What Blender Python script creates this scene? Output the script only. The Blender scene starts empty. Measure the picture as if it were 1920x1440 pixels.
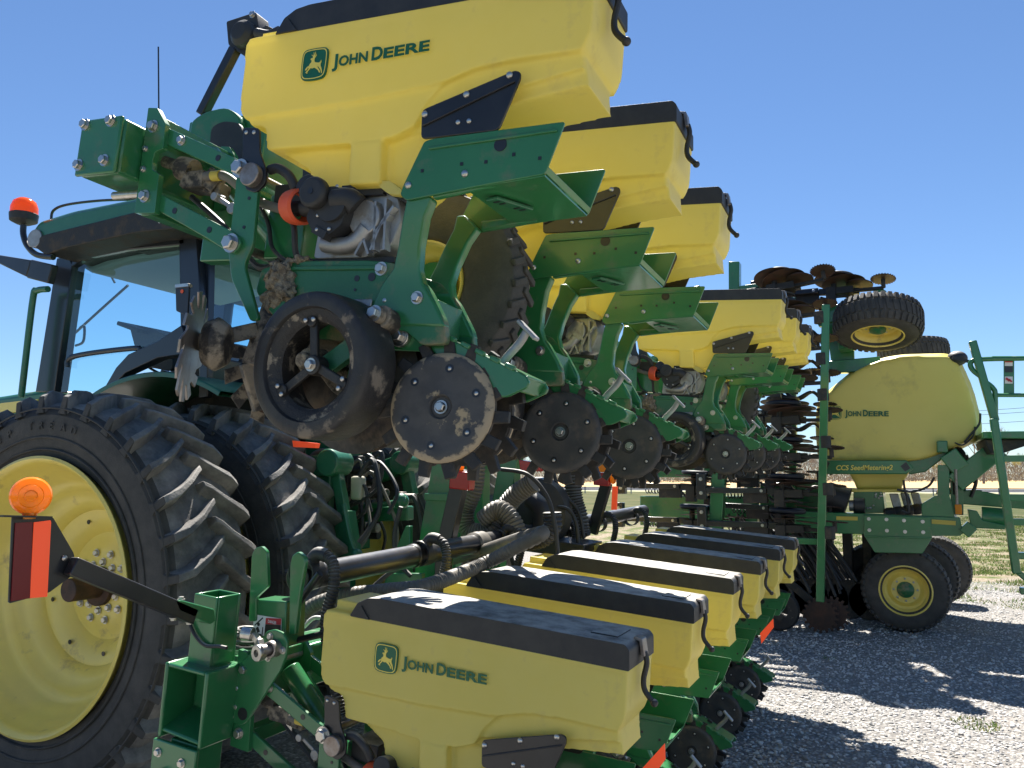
import bpy, bmesh, math, random
from mathutils import Vector, Matrix, Quaternion, noise
R = math.radians
PI = math.pi
random.seed(7)
S = bpy.context.scene
COL = S.collection
# ---------------------------------------------------------------- camera, sky, sun, exposure
cam = bpy.data.objects.new('camera', bpy.data.cameras.new('camera'))
COL.objects.link(cam); S.camera = cam
cam.location = (0, 0, 1.6)
cam.rotation_euler = (R(90) + math.atan(180/1523.29), 0, R(25.4))
cam.data.lens = 36*1523.29/1920; cam.data.sensor_width = 36
cam.data.clip_start = .05; cam.data.clip_end = 5000
SUN = Vector((-.26, .58, 1.0)).normalized()
W = bpy.data.worlds.new('World'); S.world = W; W.use_nodes = True
nt = W.node_tree; nt.nodes.clear()
sky = nt.nodes.new('ShaderNodeTexSky'); sky.sky_type = 'NISHITA'; sky.sun_disc = False
sky.sun_elevation = math.asin(SUN.z); sky.sun_rotation = math.atan2(SUN.x, SUN.y)
sky.altitude = 400; sky.air_density = 1.0; sky.dust_density = .0; sky.ozone_density = 8.0
bg = nt.nodes.new('ShaderNodeBackground'); bg.inputs[1].default_value = .05
out = nt.nodes.new('ShaderNodeOutputWorld')
nt.links.new(sky.outputs[0], bg.inputs[0]); nt.links.new(bg.outputs[0], out.inputs[0])
sl = bpy.data.lights.new('sun', 'SUN'); sl.energy = 5.0; sl.angle = R(.5); sl.color = (1, .95, .87)
so = bpy.data.objects.new('sun', sl); COL.objects.link(so)
so.rotation_euler = SUN.to_track_quat('Z', 'Y').to_euler()
S.view_settings.view_transform = 'Standard'; S.view_settings.look = 'None'
S.view_settings.exposure = 1.5; S.view_settings.gamma = 1
S.render.engine = 'CYCLES'
S.cycles.max_bounces = 8; S.cycles.transparent_max_bounces = 12

# ---------------------------------------------------------------- materials
MATS = {}
def mat(name, col, rough=.5, metal=0, col2=None, scale=20, lo=.4, hi=.6, bump=0, bscale=60, coat=0, trans=0,
        dirt=None, dscale=8, dlo=.55, dhi=.65, spec=.5, emit=0, dustup=0, detail=5):
    m = bpy.data.materials.new(name); m.use_nodes = True
    n = m.node_tree.nodes; l = m.node_tree.links
    b = n['Principled BSDF']
    b.inputs['Roughness'].default_value = rough; b.inputs['Metallic'].default_value = metal
    b.inputs['Specular IOR Level'].default_value = spec
    if coat: b.inputs['Coat Weight'].default_value = coat; b.inputs['Coat Roughness'].default_value = .12
    tc = n.new('ShaderNodeTexCoord')
    def nz(sc, lo_, hi_, dt=detail):
        t = n.new('ShaderNodeTexNoise'); t.inputs['Scale'].default_value = sc; t.inputs['Detail'].default_value = dt
        t.inputs['Roughness'].default_value = .65
        l.new(tc.outputs['Object'], t.inputs['Vector'])
        mr = n.new('ShaderNodeMapRange'); mr.inputs[1].default_value = lo_; mr.inputs[2].default_value = hi_
        l.new(t.outputs[0], mr.inputs[0]); return mr.outputs[0], t.outputs[0]
    def mix(fac, a, c):
        x = n.new('ShaderNodeMix'); x.data_type = 'RGBA'
        l.new(fac, x.inputs['Factor'])
        for s_, v in ((6, a), (7, c)):
            if isinstance(v, tuple): x.inputs[s_].default_value = (*v, 1)
            else: l.new(v, x.inputs[s_])
        return x.outputs[2]
    c = col
    if col2: c = mix(nz(scale, lo, hi)[0], col, col2)
    rg = None
    if dirt:
        f, _ = nz(dscale, dlo, dhi, 9); c = mix(f, c, dirt)
        mr = n.new('ShaderNodeMapRange'); mr.inputs[3].default_value = rough; mr.inputs[4].default_value = .9
        l.new(f, mr.inputs[0]); l.new(mr.outputs[0], b.inputs['Roughness'])
    if dustup:
        g = n.new('ShaderNodeNewGeometry'); sp = n.new('ShaderNodeSeparateXYZ'); l.new(g.outputs['Normal'], sp.inputs[0])
        mr = n.new('ShaderNodeMapRange'); mr.inputs[1].default_value = .6; mr.inputs[2].default_value = 1; mr.inputs[4].default_value = dustup
        l.new(sp.outputs[2], mr.inputs[0])
        f, _ = nz(14, .25, .6, 8); mm = n.new('ShaderNodeMath'); mm.operation = 'MULTIPLY'
        l.new(mr.outputs[0], mm.inputs[0]); l.new(f, mm.inputs[1])
        c = mix(mm.outputs[0], c, (.46, .44, .40))
    if isinstance(c, tuple): b.inputs['Base Color'].default_value = (*c, 1)
    else: l.new(c, b.inputs['Base Color'])
    if bump:
        _, t = nz(bscale, 0, 1); bp = n.new('ShaderNodeBump'); bp.inputs['Strength'].default_value = bump
        bp.inputs['Distance'].default_value = .01
        l.new(t, bp.inputs['Height']); l.new(bp.outputs[0], b.inputs['Normal'])
    if trans:
        tr = n.new('ShaderNodeBsdfTranslucent')
        if isinstance(c, tuple): tr.inputs[0].default_value = (*c, 1)
        else: l.new(c, tr.inputs[0])
        ms = n.new('ShaderNodeMixShader'); ms.inputs[0].default_value = trans
        l.new(b.outputs[0], ms.inputs[1]); l.new(tr.outputs[0], ms.inputs[2])
        l.new(ms.outputs[0], n['Material Output'].inputs['Surface'])
    if emit:
        b.inputs['Emission Color'].default_value = (*col, 1); b.inputs['Emission Strength'].default_value = emit
    MATS[name] = m; return m
GREEN = mat('green_paint', (.022, .155, .050), .32, col2=(.027, .175, .058), scale=3, coat=.6, dirt=(.15, .15, .10), dscale=9, dlo=.56, dhi=.82, bump=.03, bscale=300)
GREEND = mat('green_paint_muddy', (.018, .14, .055), .4, col2=(.02, .14, .05), scale=5, coat=.2, dirt=(.27, .20, .12), dscale=7, dlo=.52, dhi=.66, bump=.15, bscale=60)
GREENT = mat('tractor_green', (.015, .13, .058), .35, col2=(.02, .14, .062), coat=.4, dirt=(.16, .15, .1), dscale=5, dlo=.56, dhi=.85)
TANKY = mat('hopper_yellow', (.92, .785, .205), .38, col2=(.93, .80, .225), scale=4, dirt=(.72, .60, .24), dscale=8, dlo=.60, dhi=.84, bump=.04, bscale=180, trans=.38, spec=.4)
TANKD = mat('tank_yellow', (.76, .62, .14), .40, col2=(.80, .66, .16), scale=1.2, dirt=(.46, .36, .13), dscale=2.2, dlo=.58, dhi=.8, bump=.03, bscale=60)
RIMY = mat('rim_yellow', (.86, .68, .15), .38, col2=(.82, .64, .15), scale=6, dirt=(.38, .28, .14), dscale=5, dlo=.60, dhi=.74, coat=.3, bump=.03)
BLACKP = mat('black_plastic', (.022, .022, .024), .55, col2=(.035, .034, .033), scale=9, dustup=.95, bump=.05, bscale=200)
BLACKM = mat('black_metal', (.012, .012, .014), .35, col2=(.02, .02, .022), scale=8, dustup=.25, coat=.2)
DARK = mat('grimy_black', (.02, .019, .018), .6, dirt=(.09, .07, .05), dscale=12, dlo=.5, dhi=.7, bump=.2)
RUBBER = mat('tyre_rubber', (.042, .040, .037), .75, col2=(.060, .056, .050), scale=12, dirt=(.11, .10, .088), dscale=3.5, dlo=.5, dhi=.85, bump=.25, bscale=90)
TREAD = mat('tread_rubber', (.10, .095, .09), .75, col2=(.14, .132, .125), scale=14, dirt=(.32, .30, .27), dscale=6, dlo=.42, dhi=.75, bump=.4, bscale=80)
GWHEEL = mat('gauge_tyre', (.022, .021, .022), .5, col2=(.035, .033, .03), scale=10, dirt=(.20, .165, .125), dscale=11, dlo=.57, dhi=.64, bump=.2, bscale=70)
HUBDIRT = mat('muddy_black', (.04, .035, .03), .6, dirt=(.28, .235, .175), dscale=14, dlo=.45, dhi=.55, bump=.5, bscale=60)
STEEL = mat('zinc_steel', (.62, .60, .56), .35, 1, col2=(.5, .48, .45), scale=60)
ALU = mat('cast_aluminium', (.42, .42, .42), .5, .75, col2=(.34, .33, .32), scale=12, dirt=(.2, .16, .12), dscale=14, dlo=.6, dhi=.8, bump=.12, bscale=160)
WORN = mat('worn_steel', (.36, .33, .31), .45, .8, col2=(.22, .17, .14), scale=18, lo=.45, hi=.7)
RIMMUD = mat('caked_wheel_rim', (.028, .026, .025), .6, dirt=(.28, .235, .175), dscale=16, dlo=.53, dhi=.60, bump=.5, bscale=60)
OPENER = mat('soiled_disc_steel', (.10, .09, .08), .5, .6, col2=(.05, .045, .04), scale=9, dirt=(.22, .17, .12), dscale=7, dlo=.5, dhi=.65, bump=.1)
RUST = mat('rusty_disc', (.095, .05, .036), .55, .5, col2=(.05, .035, .03), scale=7, bump=.1)
MUD = mat('mud_and_straw', (.17, .135, .095), .95, col2=(.36, .30, .21), scale=60, bump=1, bscale=90)
ORANGE = mat('orange_cap', (.75, .10, .03), .5)
FLUO = mat('orange_reflective_glow', (1.0, .10, .03), .35, emit=.12)  # faint emission added so the unlit orange film seems to glow
REDR = mat('red_reflective', (.20, .006, .012), .3)
REDL = mat('red_lens', (.34, .008, .012), .2, coat=.2)
GREY = mat('grey_hose', (.12, .11, .095), .55, col2=(.16, .145, .12), scale=8)
WHITE = mat('white_decal', (.75, .75, .74), .4)
DECALR = mat('red_decal', (.5, .03, .04), .4)
LOGOG = mat('decal_green', (.006, .12, .055), .4)
LOGOY = mat('decal_yellow', (.85, .68, .12), .4)
STRIPE = mat('yellow_reflector', (.55, .43, .06), .4)
CREAM = mat('cab_liner', (.34, .36, .34), .8)
def glassy(name, col, tr, rough=.02):
    m = bpy.data.materials.new(name); m.use_nodes = True; n = m.node_tree.nodes; l = m.node_tree.links
    n.remove(n['Principled BSDF'])
    a = n.new('ShaderNodeBsdfTransparent'); a.inputs[0].default_value = (*col, 1)
    g = n.new('ShaderNodeBsdfGlossy'); lw = n.new('ShaderNodeLayerWeight'); lw.inputs[0].default_value = .25; pw = n.new('ShaderNodeMath'); pw.operation = 'POWER'; pw.inputs[1].default_value = 3; l.new(lw.outputs['Facing'], pw.inputs[0]); g.inputs['Roughness'].default_value = rough; g.inputs[0].default_value = (.9, .95, 1, 1)
    x = n.new('ShaderNodeMixShader')
    ad = n.new('ShaderNodeMath'); ad.operation = 'ADD'; ad.inputs[1].default_value = tr
    l.new(pw.outputs[0], ad.inputs[0]); l.new(ad.outputs[0], x.inputs[0])
    l.new(a.outputs[0], x.inputs[1]); l.new(g.outputs[0], x.inputs[2]); l.new(x.outputs[0], n['Material Output'].inputs['Surface'])
    return m
GLASS = glassy('cab_glass', (.60, .86, .92), .11)
def lens(name, col):
    m = mat(name, col, .12, coat=1, trans=.55); return m
AMBER = lens('amber_lens', (1.0, .42, .03))
BEACON = lens('beacon_orange', (.95, .22, .02))

# ---------------------------------------------------------------- mesh helpers
class MB:
    def __init__(s, M=None): s.bm = bmesh.new(); s.M = M
    def v(s, p):
        p = Vector(p)
        if s.M is not None: p = s.M @ p
        return s.bm.verts.new(p)
    def f(s, vs):
        try: return s.bm.faces.new(vs)
        except ValueError: return None
    def ext(s, pts, y0, y1, k=None):
        """prism of an x-z outline between y0 and y1 (k: offset scale of the y1 outline about its centre)"""
        a = [s.v((x, y0, z)) for x, z in pts]
        if k:
            cx = sum(p[0] for p in pts)/len(pts); cz = sum(p[1] for p in pts)/len(pts)
            b = [s.v((cx+(x-cx)*k, y1, cz+(z-cz)*k)) for x, z in pts]
        else: b = [s.v((x, y1, z)) for x, z in pts]
        s.f(a); s.f(b[::-1]); n = len(a)
        for i in range(n): s.f([a[i], a[(i+1) % n], b[(i+1) % n], b[i]][::-1])
        return s
    def box(s, lo, hi):
        x0, y0, z0 = lo; x1, y1, z1 = hi
        return s.ext([(x0, z0), (x1, z0), (x1, z1), (x0, z1)], y0, y1)
    def beam(s, p0, p1, w, h, up=(0, 0, 1), taper=1):
        p0 = Vector(p0); p1 = Vector(p1); d = (p1-p0).normalized(); up = Vector(up)
        if abs(d.dot(up)) > .95: up = Vector((1, 0, 0))
        a = d.cross(up).normalized(); b = a.cross(d)
        r = []
        for p, k in ((p0, 1), (p1, taper)):
            r.append([s.v(p + a*(w/2*i*k) + b*(h/2*j*k)) for i, j in ((-1, -1), (1, -1), (1, 1), (-1, 1))])
        s.f(r[0]); s.f(r[1][::-1])
        for i in range(4): s.f([r[0][i], r[0][(i+1) % 4], r[1][(i+1) % 4], r[1][i]][::-1])
        return s
    def rev(s, prof, c, ax=(0, 1, 0), seg=32, close=False, a0=0, a1=2*PI, ref=None):
        """revolve (radius, along) pairs about axis ax through c"""
        c = Vector(c); ax = Vector(ax).normalized()
        u = Vector(ref) if ref else (Vector((1, 0, 0)) if abs(ax.x) < .9 else Vector((0, 0, 1)))
        u = (u - ax*u.dot(ax)).normalized(); w = ax.cross(u)
        full = abs(a1-a0-2*PI) < 1e-6; n = seg if full else seg+1
        rings = []
        for r, h in prof:
            if r < 1e-6: rings.append([s.v(c+ax*h)]); continue
            rings.append([s.v(c + ax*h + (u*math.cos(a0+(a1-a0)*i/seg) + w*math.sin(a0+(a1-a0)*i/seg))*r) for i in range(n)])
        if close: rings.append(rings[0])
        for A, B in zip(rings, rings[1:]):
            for i in range(seg):
                j = (i+1) % n
                if len(A) == 1 and len(B) == 1: break
                if len(A) == 1: s.f([A[0], B[j], B[i]])
                elif len(B) == 1: s.f([A[i], A[j], B[0]])
                else: s.f([A[i], A[j], B[j], B[i]])
        return s
    def cyl(s, p0, p1, r, r2=None, seg=20):
        p0 = Vector(p0); p1 = Vector(p1); L = (p1-p0).length
        return s.rev([(0, 0), (r, 0), (r if r2 is None else r2, L), (0, L)], p0, (p1-p0), seg)
    def tube(s, pts, r, seg=10, sub=6, rf=None, flat=1):
        P = [Vector(p) for p in pts]
        if sub > 1 and len(P) > 2:
            Q = []
            for i in range(len(P)-1):
                a = P[max(i-1, 0)]; b = P[i]; c = P[i+1]; d = P[min(i+2, len(P)-1)]
                for k in range(sub):
                    t = k/sub
                    Q.append(.5*((2*b)+(c-a)*t+(2*a-5*b+4*c-d)*t*t+(3*b-a-3*c+d)*t**3))
            Q.append(P[-1]); P = Q
        rings = []; up = None
        for i, p in enumerate(P):
            d = (P[min(i+1, len(P)-1)]-P[max(i-1, 0)]).normalized()
            if up is None: up = Vector((0, 0, 1)) if abs(d.z) < .9 else Vector((0, 1, 0))
            a = d.cross(up).normalized(); b = a.cross(d).normalized(); up = b
            rr = r if rf is None else rf(i/(len(P)-1))
            rings.append([s.v(p + (a*math.cos(t*2*PI/seg) + b*math.sin(t*2*PI/seg)*flat)*rr) for t in range(seg)])
        for A, B in zip(rings, rings[1:]):
            for i in range(seg): s.f([A[i], A[(i+1) % seg], B[(i+1) % seg], B[i]])
        s.f(rings[0][::-1]); s.f(rings[-1]); return s
    def corr(s, pts, r, pitch=.018, seg=16):
        """corrugated hose"""
        P = [Vector(p) for p in pts]; Q = []
        for i in range(len(P)-1):
            a = P[max(i-1, 0)]; b = P[i]; c = P[i+1]; d = P[min(i+2, len(P)-1)]
            n = max(2, int((c-b).length/(pitch/3)))
            for k in range(n):
                t = k/n
                Q.append(.5*((2*b)+(c-a)*t+(2*a-5*b+4*c-d)*t*t+(3*b-a-3*c+d)*t**3))
        Q.append(P[-1]); N = len(Q)
        return s.tube(Q, r, seg, 1, rf=lambda t: r*(1, .98, .84)[int(round(t*(N-1))) % 3])
    def poly(s, pts3, th, n):
        """flat plate of 3-D points, thickness th along n"""
        n = Vector(n).normalized()*th
        a = [s.v(Vector(p)) for p in pts3]; b = [s.v(Vector(p)+n) for p in pts3]
        s.f(a); s.f(b[::-1]); m = len(a)
        for i in range(m): s.f([a[i], a[(i+1) % m], b[(i+1) % m], b[i]][::-1])
        return s
    def ball(s, c, r, seg=16, sc=(1, 1, 1)):
        prof = [(math.sin(PI*i/10)*r, -math.cos(PI*i/10)*r*sc[2]) for i in range(11)]
        prof[0] = (0, prof[0][1]); prof[-1] = (0, prof[-1][1])
        return s.rev(prof, c, (0, 0, 1), seg)
    def done(s, name, m, parent=None, bevel=0, seg=2, label=None, ang=38):
        bmesh.ops.recalc_face_normals(s.bm, faces=s.bm.faces[:])
        me = bpy.data.meshes.new(name); s.bm.to_mesh(me); s.bm.free()
        for p in me.polygons: p.use_smooth = True
        me.set_sharp_from_angle(angle=R(ang))
        me.materials.append(m)
        o = bpy.data.objects.new(name, me); COL.objects.link(o)
        if parent: o.parent = parent
        if bevel:
            b = o.modifiers.new('bevel', 'BEVEL'); b.width = bevel; b.segments = seg; b.limit_method = 'ANGLE'; b.angle_limit = R(35)
            b.harden_normals = False
        if label: o['label'] = label
        return o
def rnd(pts, r=.01, n=3):
    """round the corners of an outline"""
    out = []; N = len(pts)
    for i in range(N):
        p = Vector(pts[i]); a = Vector(pts[i-1])-p; b = Vector(pts[(i+1) % N])-p
        k = min(r, a.length*.4, b.length*.4)
        p0 = p+a.normalized()*k; p1 = p+b.normalized()*k
        for j in range(n+1):
            t = j/n; q = p0*(1-t)**2 + p*2*t*(1-t) + p1*t*t
            out.append((q.x, q.y))
    return out
def remesh(mb, name, m, parent, vox=.006, it=4, fac=.5, label=None):
    o = mb.done(name, m, None, ang=180)
    r = o.modifiers.new('r', 'REMESH'); r.mode = 'VOXEL'; r.voxel_size = vox; r.use_smooth_shade = True
    q = o.modifiers.new('s', 'SMOOTH'); q.iterations = it; q.factor = fac
    dg = bpy.context.evaluated_depsgraph_get()
    me = bpy.data.meshes.new_from_object(o.evaluated_get(dg)); me.name = name
    for p in me.polygons: p.use_smooth = True
    o.modifiers.clear(); o.data = me
    if not me.materials: me.materials.append(m)
    if parent: o.parent = parent
    if label: o['label'] = label
    return o
def thing(name, label, cat, M=None, group=None):
    o = bpy.data.objects.new(name, None); COL.objects.link(o)
    if M is not None: o.matrix_world = M
    o.empty_display_size = .1
    o['label'] = label; o['category'] = cat
    if group: o['group'] = group
    return o
def tag(o, label, cat, group=None):
    o['label'] = label; o['category'] = cat
    if group: o['group'] = group
    return o
def text(body, name, m, parent, M, size, width=None, shear=0, off=.012, th=.0015):
    c = bpy.data.curves.new(name, 'FONT'); c.body = body; c.size = size; c.shear = shear; c.offset = off*size; c.extrude = th
    c.resolution_u = 3
    o = bpy.data.objects.new(name, c); COL.objects.link(o)
    dg = bpy.context.evaluated_depsgraph_get()
    me = bpy.data.meshes.new_from_object(o.evaluated_get(dg))
    COL.objects.unlink(o); bpy.data.objects.remove(o)
    xs = [v.co.x for v in me.vertices]; x0 = min(xs); k = (width/(max(xs)-x0)) if width else 1
    for v in me.vertices: v.co.x = (v.co.x-x0)*k
    me.transform(M); me.materials.clear(); me.materials.append(m)
    o = bpy.data.objects.new(name, me); COL.objects.link(o); o.parent = parent
    return o
def XZ(x, y, z, ang=0):
    """text plane facing -y with its baseline along +x"""
    return Matrix.Translation((x, y, z)) @ Matrix.Rotation(ang, 4, 'Y') @ Matrix.Rotation(R(90), 4, 'X')
# shared bolt head
_b = MB(); _b.rev([(0, 0), (1.25, 0), (1.25, .18), (0, .18)], (0, 0, 0), (0, 0, 1), 20); _b.rev([(0, .15), (.92, .15), (.92, .85), (.75, 1), (0, 1)], (0, 0, 0), (0, 0, 1), 6)
_o = _b.done('bolt', STEEL, None, ang=25); BOLT = _o.data; COL.objects.unlink(_o)
_b = MB(); _b.rev([(0, 0), (1, 0), (.95, .3), (.6, .6), (0, .68)], (0, 0, 0), (0, 0, 1), 14)
_o = _b.done('bolt', STEEL, None, ang=50); DOME = _o.data; COL.objects.unlink(_o)
def bolt(parent, p, ax=(0, -1, 0), r=.011, dome=False, M=None):
    o = bpy.data.objects.new('bolt', DOME if dome else BOLT); COL.objects.link(o); o.parent = parent
    ax = Vector(ax); p = Vector(p)
    if M is not None: ax = M.to_3x3() @ ax; p = M @ p
    q = ax.to_track_quat('Z', 'Y') @ Quaternion((0, 0, 1), random.uniform(0, 1))
    o.matrix_local = Matrix.Translation(p) @ q.to_matrix().to_4x4() @ Matrix.Scale(r, 4)
    return o
def copy_tree(o, parent=None):
    c = o.copy(); COL.objects.link(c); c.parent = parent
    for ch in list(o.children): copy_tree(ch, c)
    return c
def FM(rows, t): return Matrix([[*rows[i], t[i]] for i in range(3)] + [[0, 0, 0, 1]])
F0 = FM([[.99594, -.00069, .09003], [.00131, .99998, -.0068], [-.09002, .00689, .99592]], (-.6851, 2.1593, 1.0976))
F1 = FM([[.9958, -.01428, .0904], [.01223, .99966, .02318], [-.0907, -.02198, .99564]], (-.5613, 1.6081, 2.7147))
F2 = FM([[.9967, .00791, .08081], [-.00564, .99959, -.02821], [-.081, .02766, .99633]], (-.61, 5.1597, 2.7121))

# ---------------------------------------------------------------- planter row unit (local: x rearward, y away, z up)
DEER = [(-.44,-.06),(-.36,.02),(-.26,.05),(-.22,.14),(-.14,.2),(-.12,.28),(-.2,.34),(-.19,.4),(-.1,.4),(-.06,.44),(-.1,.5),(-.18,.56),(-.15,.57),(-.06,.51),(-.04,.58),(-.07,.68),(-.03,.66),(0,.52),(.03,.6),(.04,.7),(.07,.62),(.04,.48),(.08,.5),(.12,.58),(.13,.5),(.04,.4),(.03,.3),(.06,.2),(.2,.16),(.34,.14),(.42,.2),(.44,.26),(.47,.18),(.43,.08),(.44,0),(.5,-.1),(.56,-.26),(.58,-.38),(.53,-.36),(.46,-.2),(.34,-.06),(.24,0),(.3,-.1),(.42,-.22),(.46,-.34),(.4,-.33),(.33,-.22),(.18,-.12),(.08,-.06),(-.06,-.08),(-.16,-.06),(-.26,-.16),(-.34,-.24),(-.28,-.27),(-.36,-.3),(-.42,-.24),(-.28,-.1),(-.24,-.02),(-.32,-.04),(-.4,-.14),(-.47,-.13)]
def emblem(parent, cx, cz, w, h, y):
    def sq(k, n=5):
        c = [(-.5*k*.96, -.5*k*.92), (0, -.5*k*1.02), (.5*k*.96, -.5*k*.92), (.5*k*1.03, 0), (.5*k, .5*k*.95), (0, .5*k*1.0), (-.5*k, .5*k*.95), (-.5*k*1.03, 0)]
        return [(cx+x*w, cz+z*h) for x, z in rnd(c, .2*k, 4)]
    e = MB(); e.ext(sq(1), y-.001, y+.004); o = e.done('emblem', LOGOG, parent)
    e = MB(); a = sq(.93); b = sq(.87); va = [e.v((x, y-.0018, z)) for x, z in a]; vb = [e.v((x, y-.0018, z)) for x, z in b]
    for i in range(len(a)): e.f([va[i], va[(i+1) % len(a)], vb[(i+1) % len(a)], vb[i]])
    e.done('emblem_line', LOGOY, o)
    e = MB(); e.ext([(cx+(x-.03)*w*.66, cz+(z-.12)*h*.66) for x, z in DEER], y-.0024, y-.0012); e.done('emblem_figure', LOGOY, o)
def brand(parent, x0, z0, width, hh, y, ang=0):
    """small-caps company lettering"""
    k = width/9.35
    for s, x, sz in (('J', 0, 1.28), ('OHN', .62, 1), ('D', 3.75, 1.28), ('EERE', 4.85, 1)):
        text(s, 'lettering', LOGOG, parent, XZ(x0+x*k*math.cos(ang), y, z0-x*k*math.sin(ang), ang) @ Matrix.Scale(1, 4), hh*sz*1.38, {'J': .5, 'OHN': 2.75, 'D': 1.0, 'EERE': 4.1}[s]*k, off=.028, th=.0008)

def spiked_disc(mb, c, ax, r0, r1, n, th=.012, twist=0, w=.5, seg=1):
    """toothed ring: n teeth from r0 to r1"""
    c = Vector(c); ax = Vector(ax).normalized(); u = Vector((0, 0, 1)); u = (u-ax*u.dot(ax)).normalized(); v = ax.cross(u)
    pts = []
    for i in range(n):
        a = 2*PI*i/n; d = 2*PI/n
        for t, rr in ((-.5, r0), (-w*.5, r0), (-w*.36+twist, r1), (w*.3+twist, r1*.985), (w*.5, r0)):
            t_ = a+t*d; pts.append(c+(u*math.cos(t_)+v*math.sin(t_))*rr)
    mb.poly([p-ax*th/2 for p in pts], th, ax)

(ACX, ACZ), = [(-.696,-.463)]
def make_unit():
    root = thing('planter_row_unit', 'x', 'planter row unit')
    # --- hopper
    h = MB()
    h.ext(rnd([(-1.012, -.012), (-.99, .002), (.002, .002), (.004, -.12), (-.012, -.168), (-.18, -.168), (-.28, -.176), (-.377, -.204), (-.49, -.212), (-.627, -.222), (-.985, -.232), (-1.004, -.2)], .012), 0, .24)
    h.ext(rnd([(-.985, -.19), (-.969, -.247), (-.914, -.257), (-.899, -.322), (-.636, -.326), (-.5, -.322), (-.44, -.298), (-.415, -.25), (-.39, -.22), (-.3, -.15), (-.5, -.15)], .01), .010, .23)
    h.ext([(-.46, -.31), (-.30, -.285), (-.16, -.255), (-.005, -.235), (-.02, -.15), (-.4, -.15)], .035, .205)
    h.ext([(-.44, -.28), (-.30, -.262), (-.16, -.225), (-.015, -.2), (-.02, -.15), (-.4, -.15)], .02, .22)
    h.ext([(-.88, -.315), (-.775, -.375), (-.765, -.412), (-.70, -.445), (-.47, -.447), (-.40, -.39), (-.3, -.27), (-.5, -.25)], .045, .195)
    h.ext([(-.625, -.33), (-.532, -.33), (-.522, -.438), (-.617, -.436)], .008, .2)
    h.box((-.985, .03, -.01), (-.885, .21, .032))
    h.box((-1.0, -.004, -.012), (.004, .244, .0))
    hop = remesh(h, 'hopper', TANKY, root, .005, 5, .5)
    l = MB(); l.ext(rnd([(-.908, -.004), (-.882, .04), (-.845, .06), (-.80, .066), (-.01, .064), (.004, .05), (.008, -.004)], .006), -.004, .236)
    lid = l.done('lid', BLACKP, hop, .008, 3)
    l = MB(); l.ext([(-.9, -.004), (-.865, .035), (-.83, -.004)], -.009, -.004); l.done('lid_rib', BLACKP, hop, .001); l = MB(); l.box((-.13, .06, .064), (-.05, .18, .0675)); l.done('lid_label', BLACKP, hop, .001)
    l = MB(); l.ext(rnd([(-.012, .07), (.012, .066), (.022, .02), (.012, .018), (.004, .06), (-.012, .062)], .003), .085, .125); l.done('latch_hinge', WORN, hop, .002)
    l = MB(); l.tube([(.016, .105, .03), (.024, .105, .0), (.018, .105, -.045), (.024, .105, -.075), (.05, .105, -.102)], .008, 8); l.ball((.052, .105, -.103), .011); l.done('latch', BLACKP, hop)
    for x, z in ((-.395, -.25), (-.29, -.238)): pass
    # --- black brackets
    br = [(-.408, -.272), (-.169, -.203), (-.155, -.208), (-.153, -.223), (-.197, -.342), (-.402, -.345)]
    for s, y in ((0, -.012), (1, .244)):
        m = MB(); m.ext(rnd(br, .012), y, y+.008); m.beam((-.40, y+(-.002 if s == 0 else .010), -.314), (-.165, y+(-.002 if s == 0 else .010), -.231), .006, .004); o = m.done('hopper_bracket', BLACKM, root, .0015)
        if s == 0:
            for x, z in ((-.398, -.284), (-.289, -.247), (-.181, -.213), (-.304, -.313), (-.275, -.313)): bolt(o, (x, y, z), r=.0085 if z > -.3 else .0065, dome=True)
    am = rnd([(-.974, -.259), (-.917, -.266), (-.905, -.335), (-.878, -.38), (-.872, -.42), (-.90, -.446), (-.938, -.435), (-.962, -.36)], .012)
    for y in (-.008, .24):
        m = MB(); m.ext(am, y, y+.008); o = m.done('hopper_arm', BLACKM, root, .0015)
        if y < 0:
            bolt(o, (-.960, y, -.275), r=.006, dome=True); bolt(o, (-.933, y, -.277), r=.006, dome=True)
            m = MB(); m.cyl((-.915, .016, -.4), (-.915, -.028, -.4), .032); m.done('bushing', WORN, root, .003)
    # --- green saddle shields: two plates and a sloping floor between
    sh = rnd([(-.444, -.480), (-.438, -.458), (-.392, -.352), (-.37, -.347), (-.033, -.338), (-.070, -.455), (-.20, -.468), (-.425, -.495)], .008)
    for y in (-.012, .272):
        m = MB(); m.ext(sh, y, y+.006)
        yy = y-.002 if y < 0 else y+.008
        m.beam((-.375, yy, -.372), (-.05, yy, -.358), .006, .006)
        o = m.done('shield_plate', GREEN, root, .0015)
        if y < 0:
            d = MB()
            for x, z in ((-.283, -.416), (-.220, -.416), (-.151, -.404), (-.086, -.418), (-.388, -.425)): d.box((x-.004, y-.0012, z-.004), (x+.004, y-.0002, z+.004))
            d.rev([(0, 0), (.016, 0), (.016, .001), (0, .001)], (-.187, y-.0014, -.378), (0, 1, 0), 20)
            d.done('plate_hole', BLACKM, o)
            bolt(o, (-.423, y, -.458), r=.009, dome=True); bolt(o, (-.272, y, -.440), r=.009, dome=True)
    m = MB(); m.poly([(-.072, -.008, -.454), (-.072, .272, -.454), (-.27, .272, -.470), (-.27, -.008, -.470)], .005, (0, 0, -1))
    m.poly([(-.070, -.008, -.452), (-.070, .272, -.452), (-.064, .272, -.438), (-.064, -.008, -.438)], .005, (-1, 0, 0)); m.done('shield_floor', GREEN, root, .001)
    m = MB(); m.poly([(-.245, .05, -.478), (-.215, .05, -.474), (-.165, .15, -.471), (-.195, .15, -.475)], .008, (0, 0, -1)); g = m.done('shield_step', GREENT, root, .002)
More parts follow.
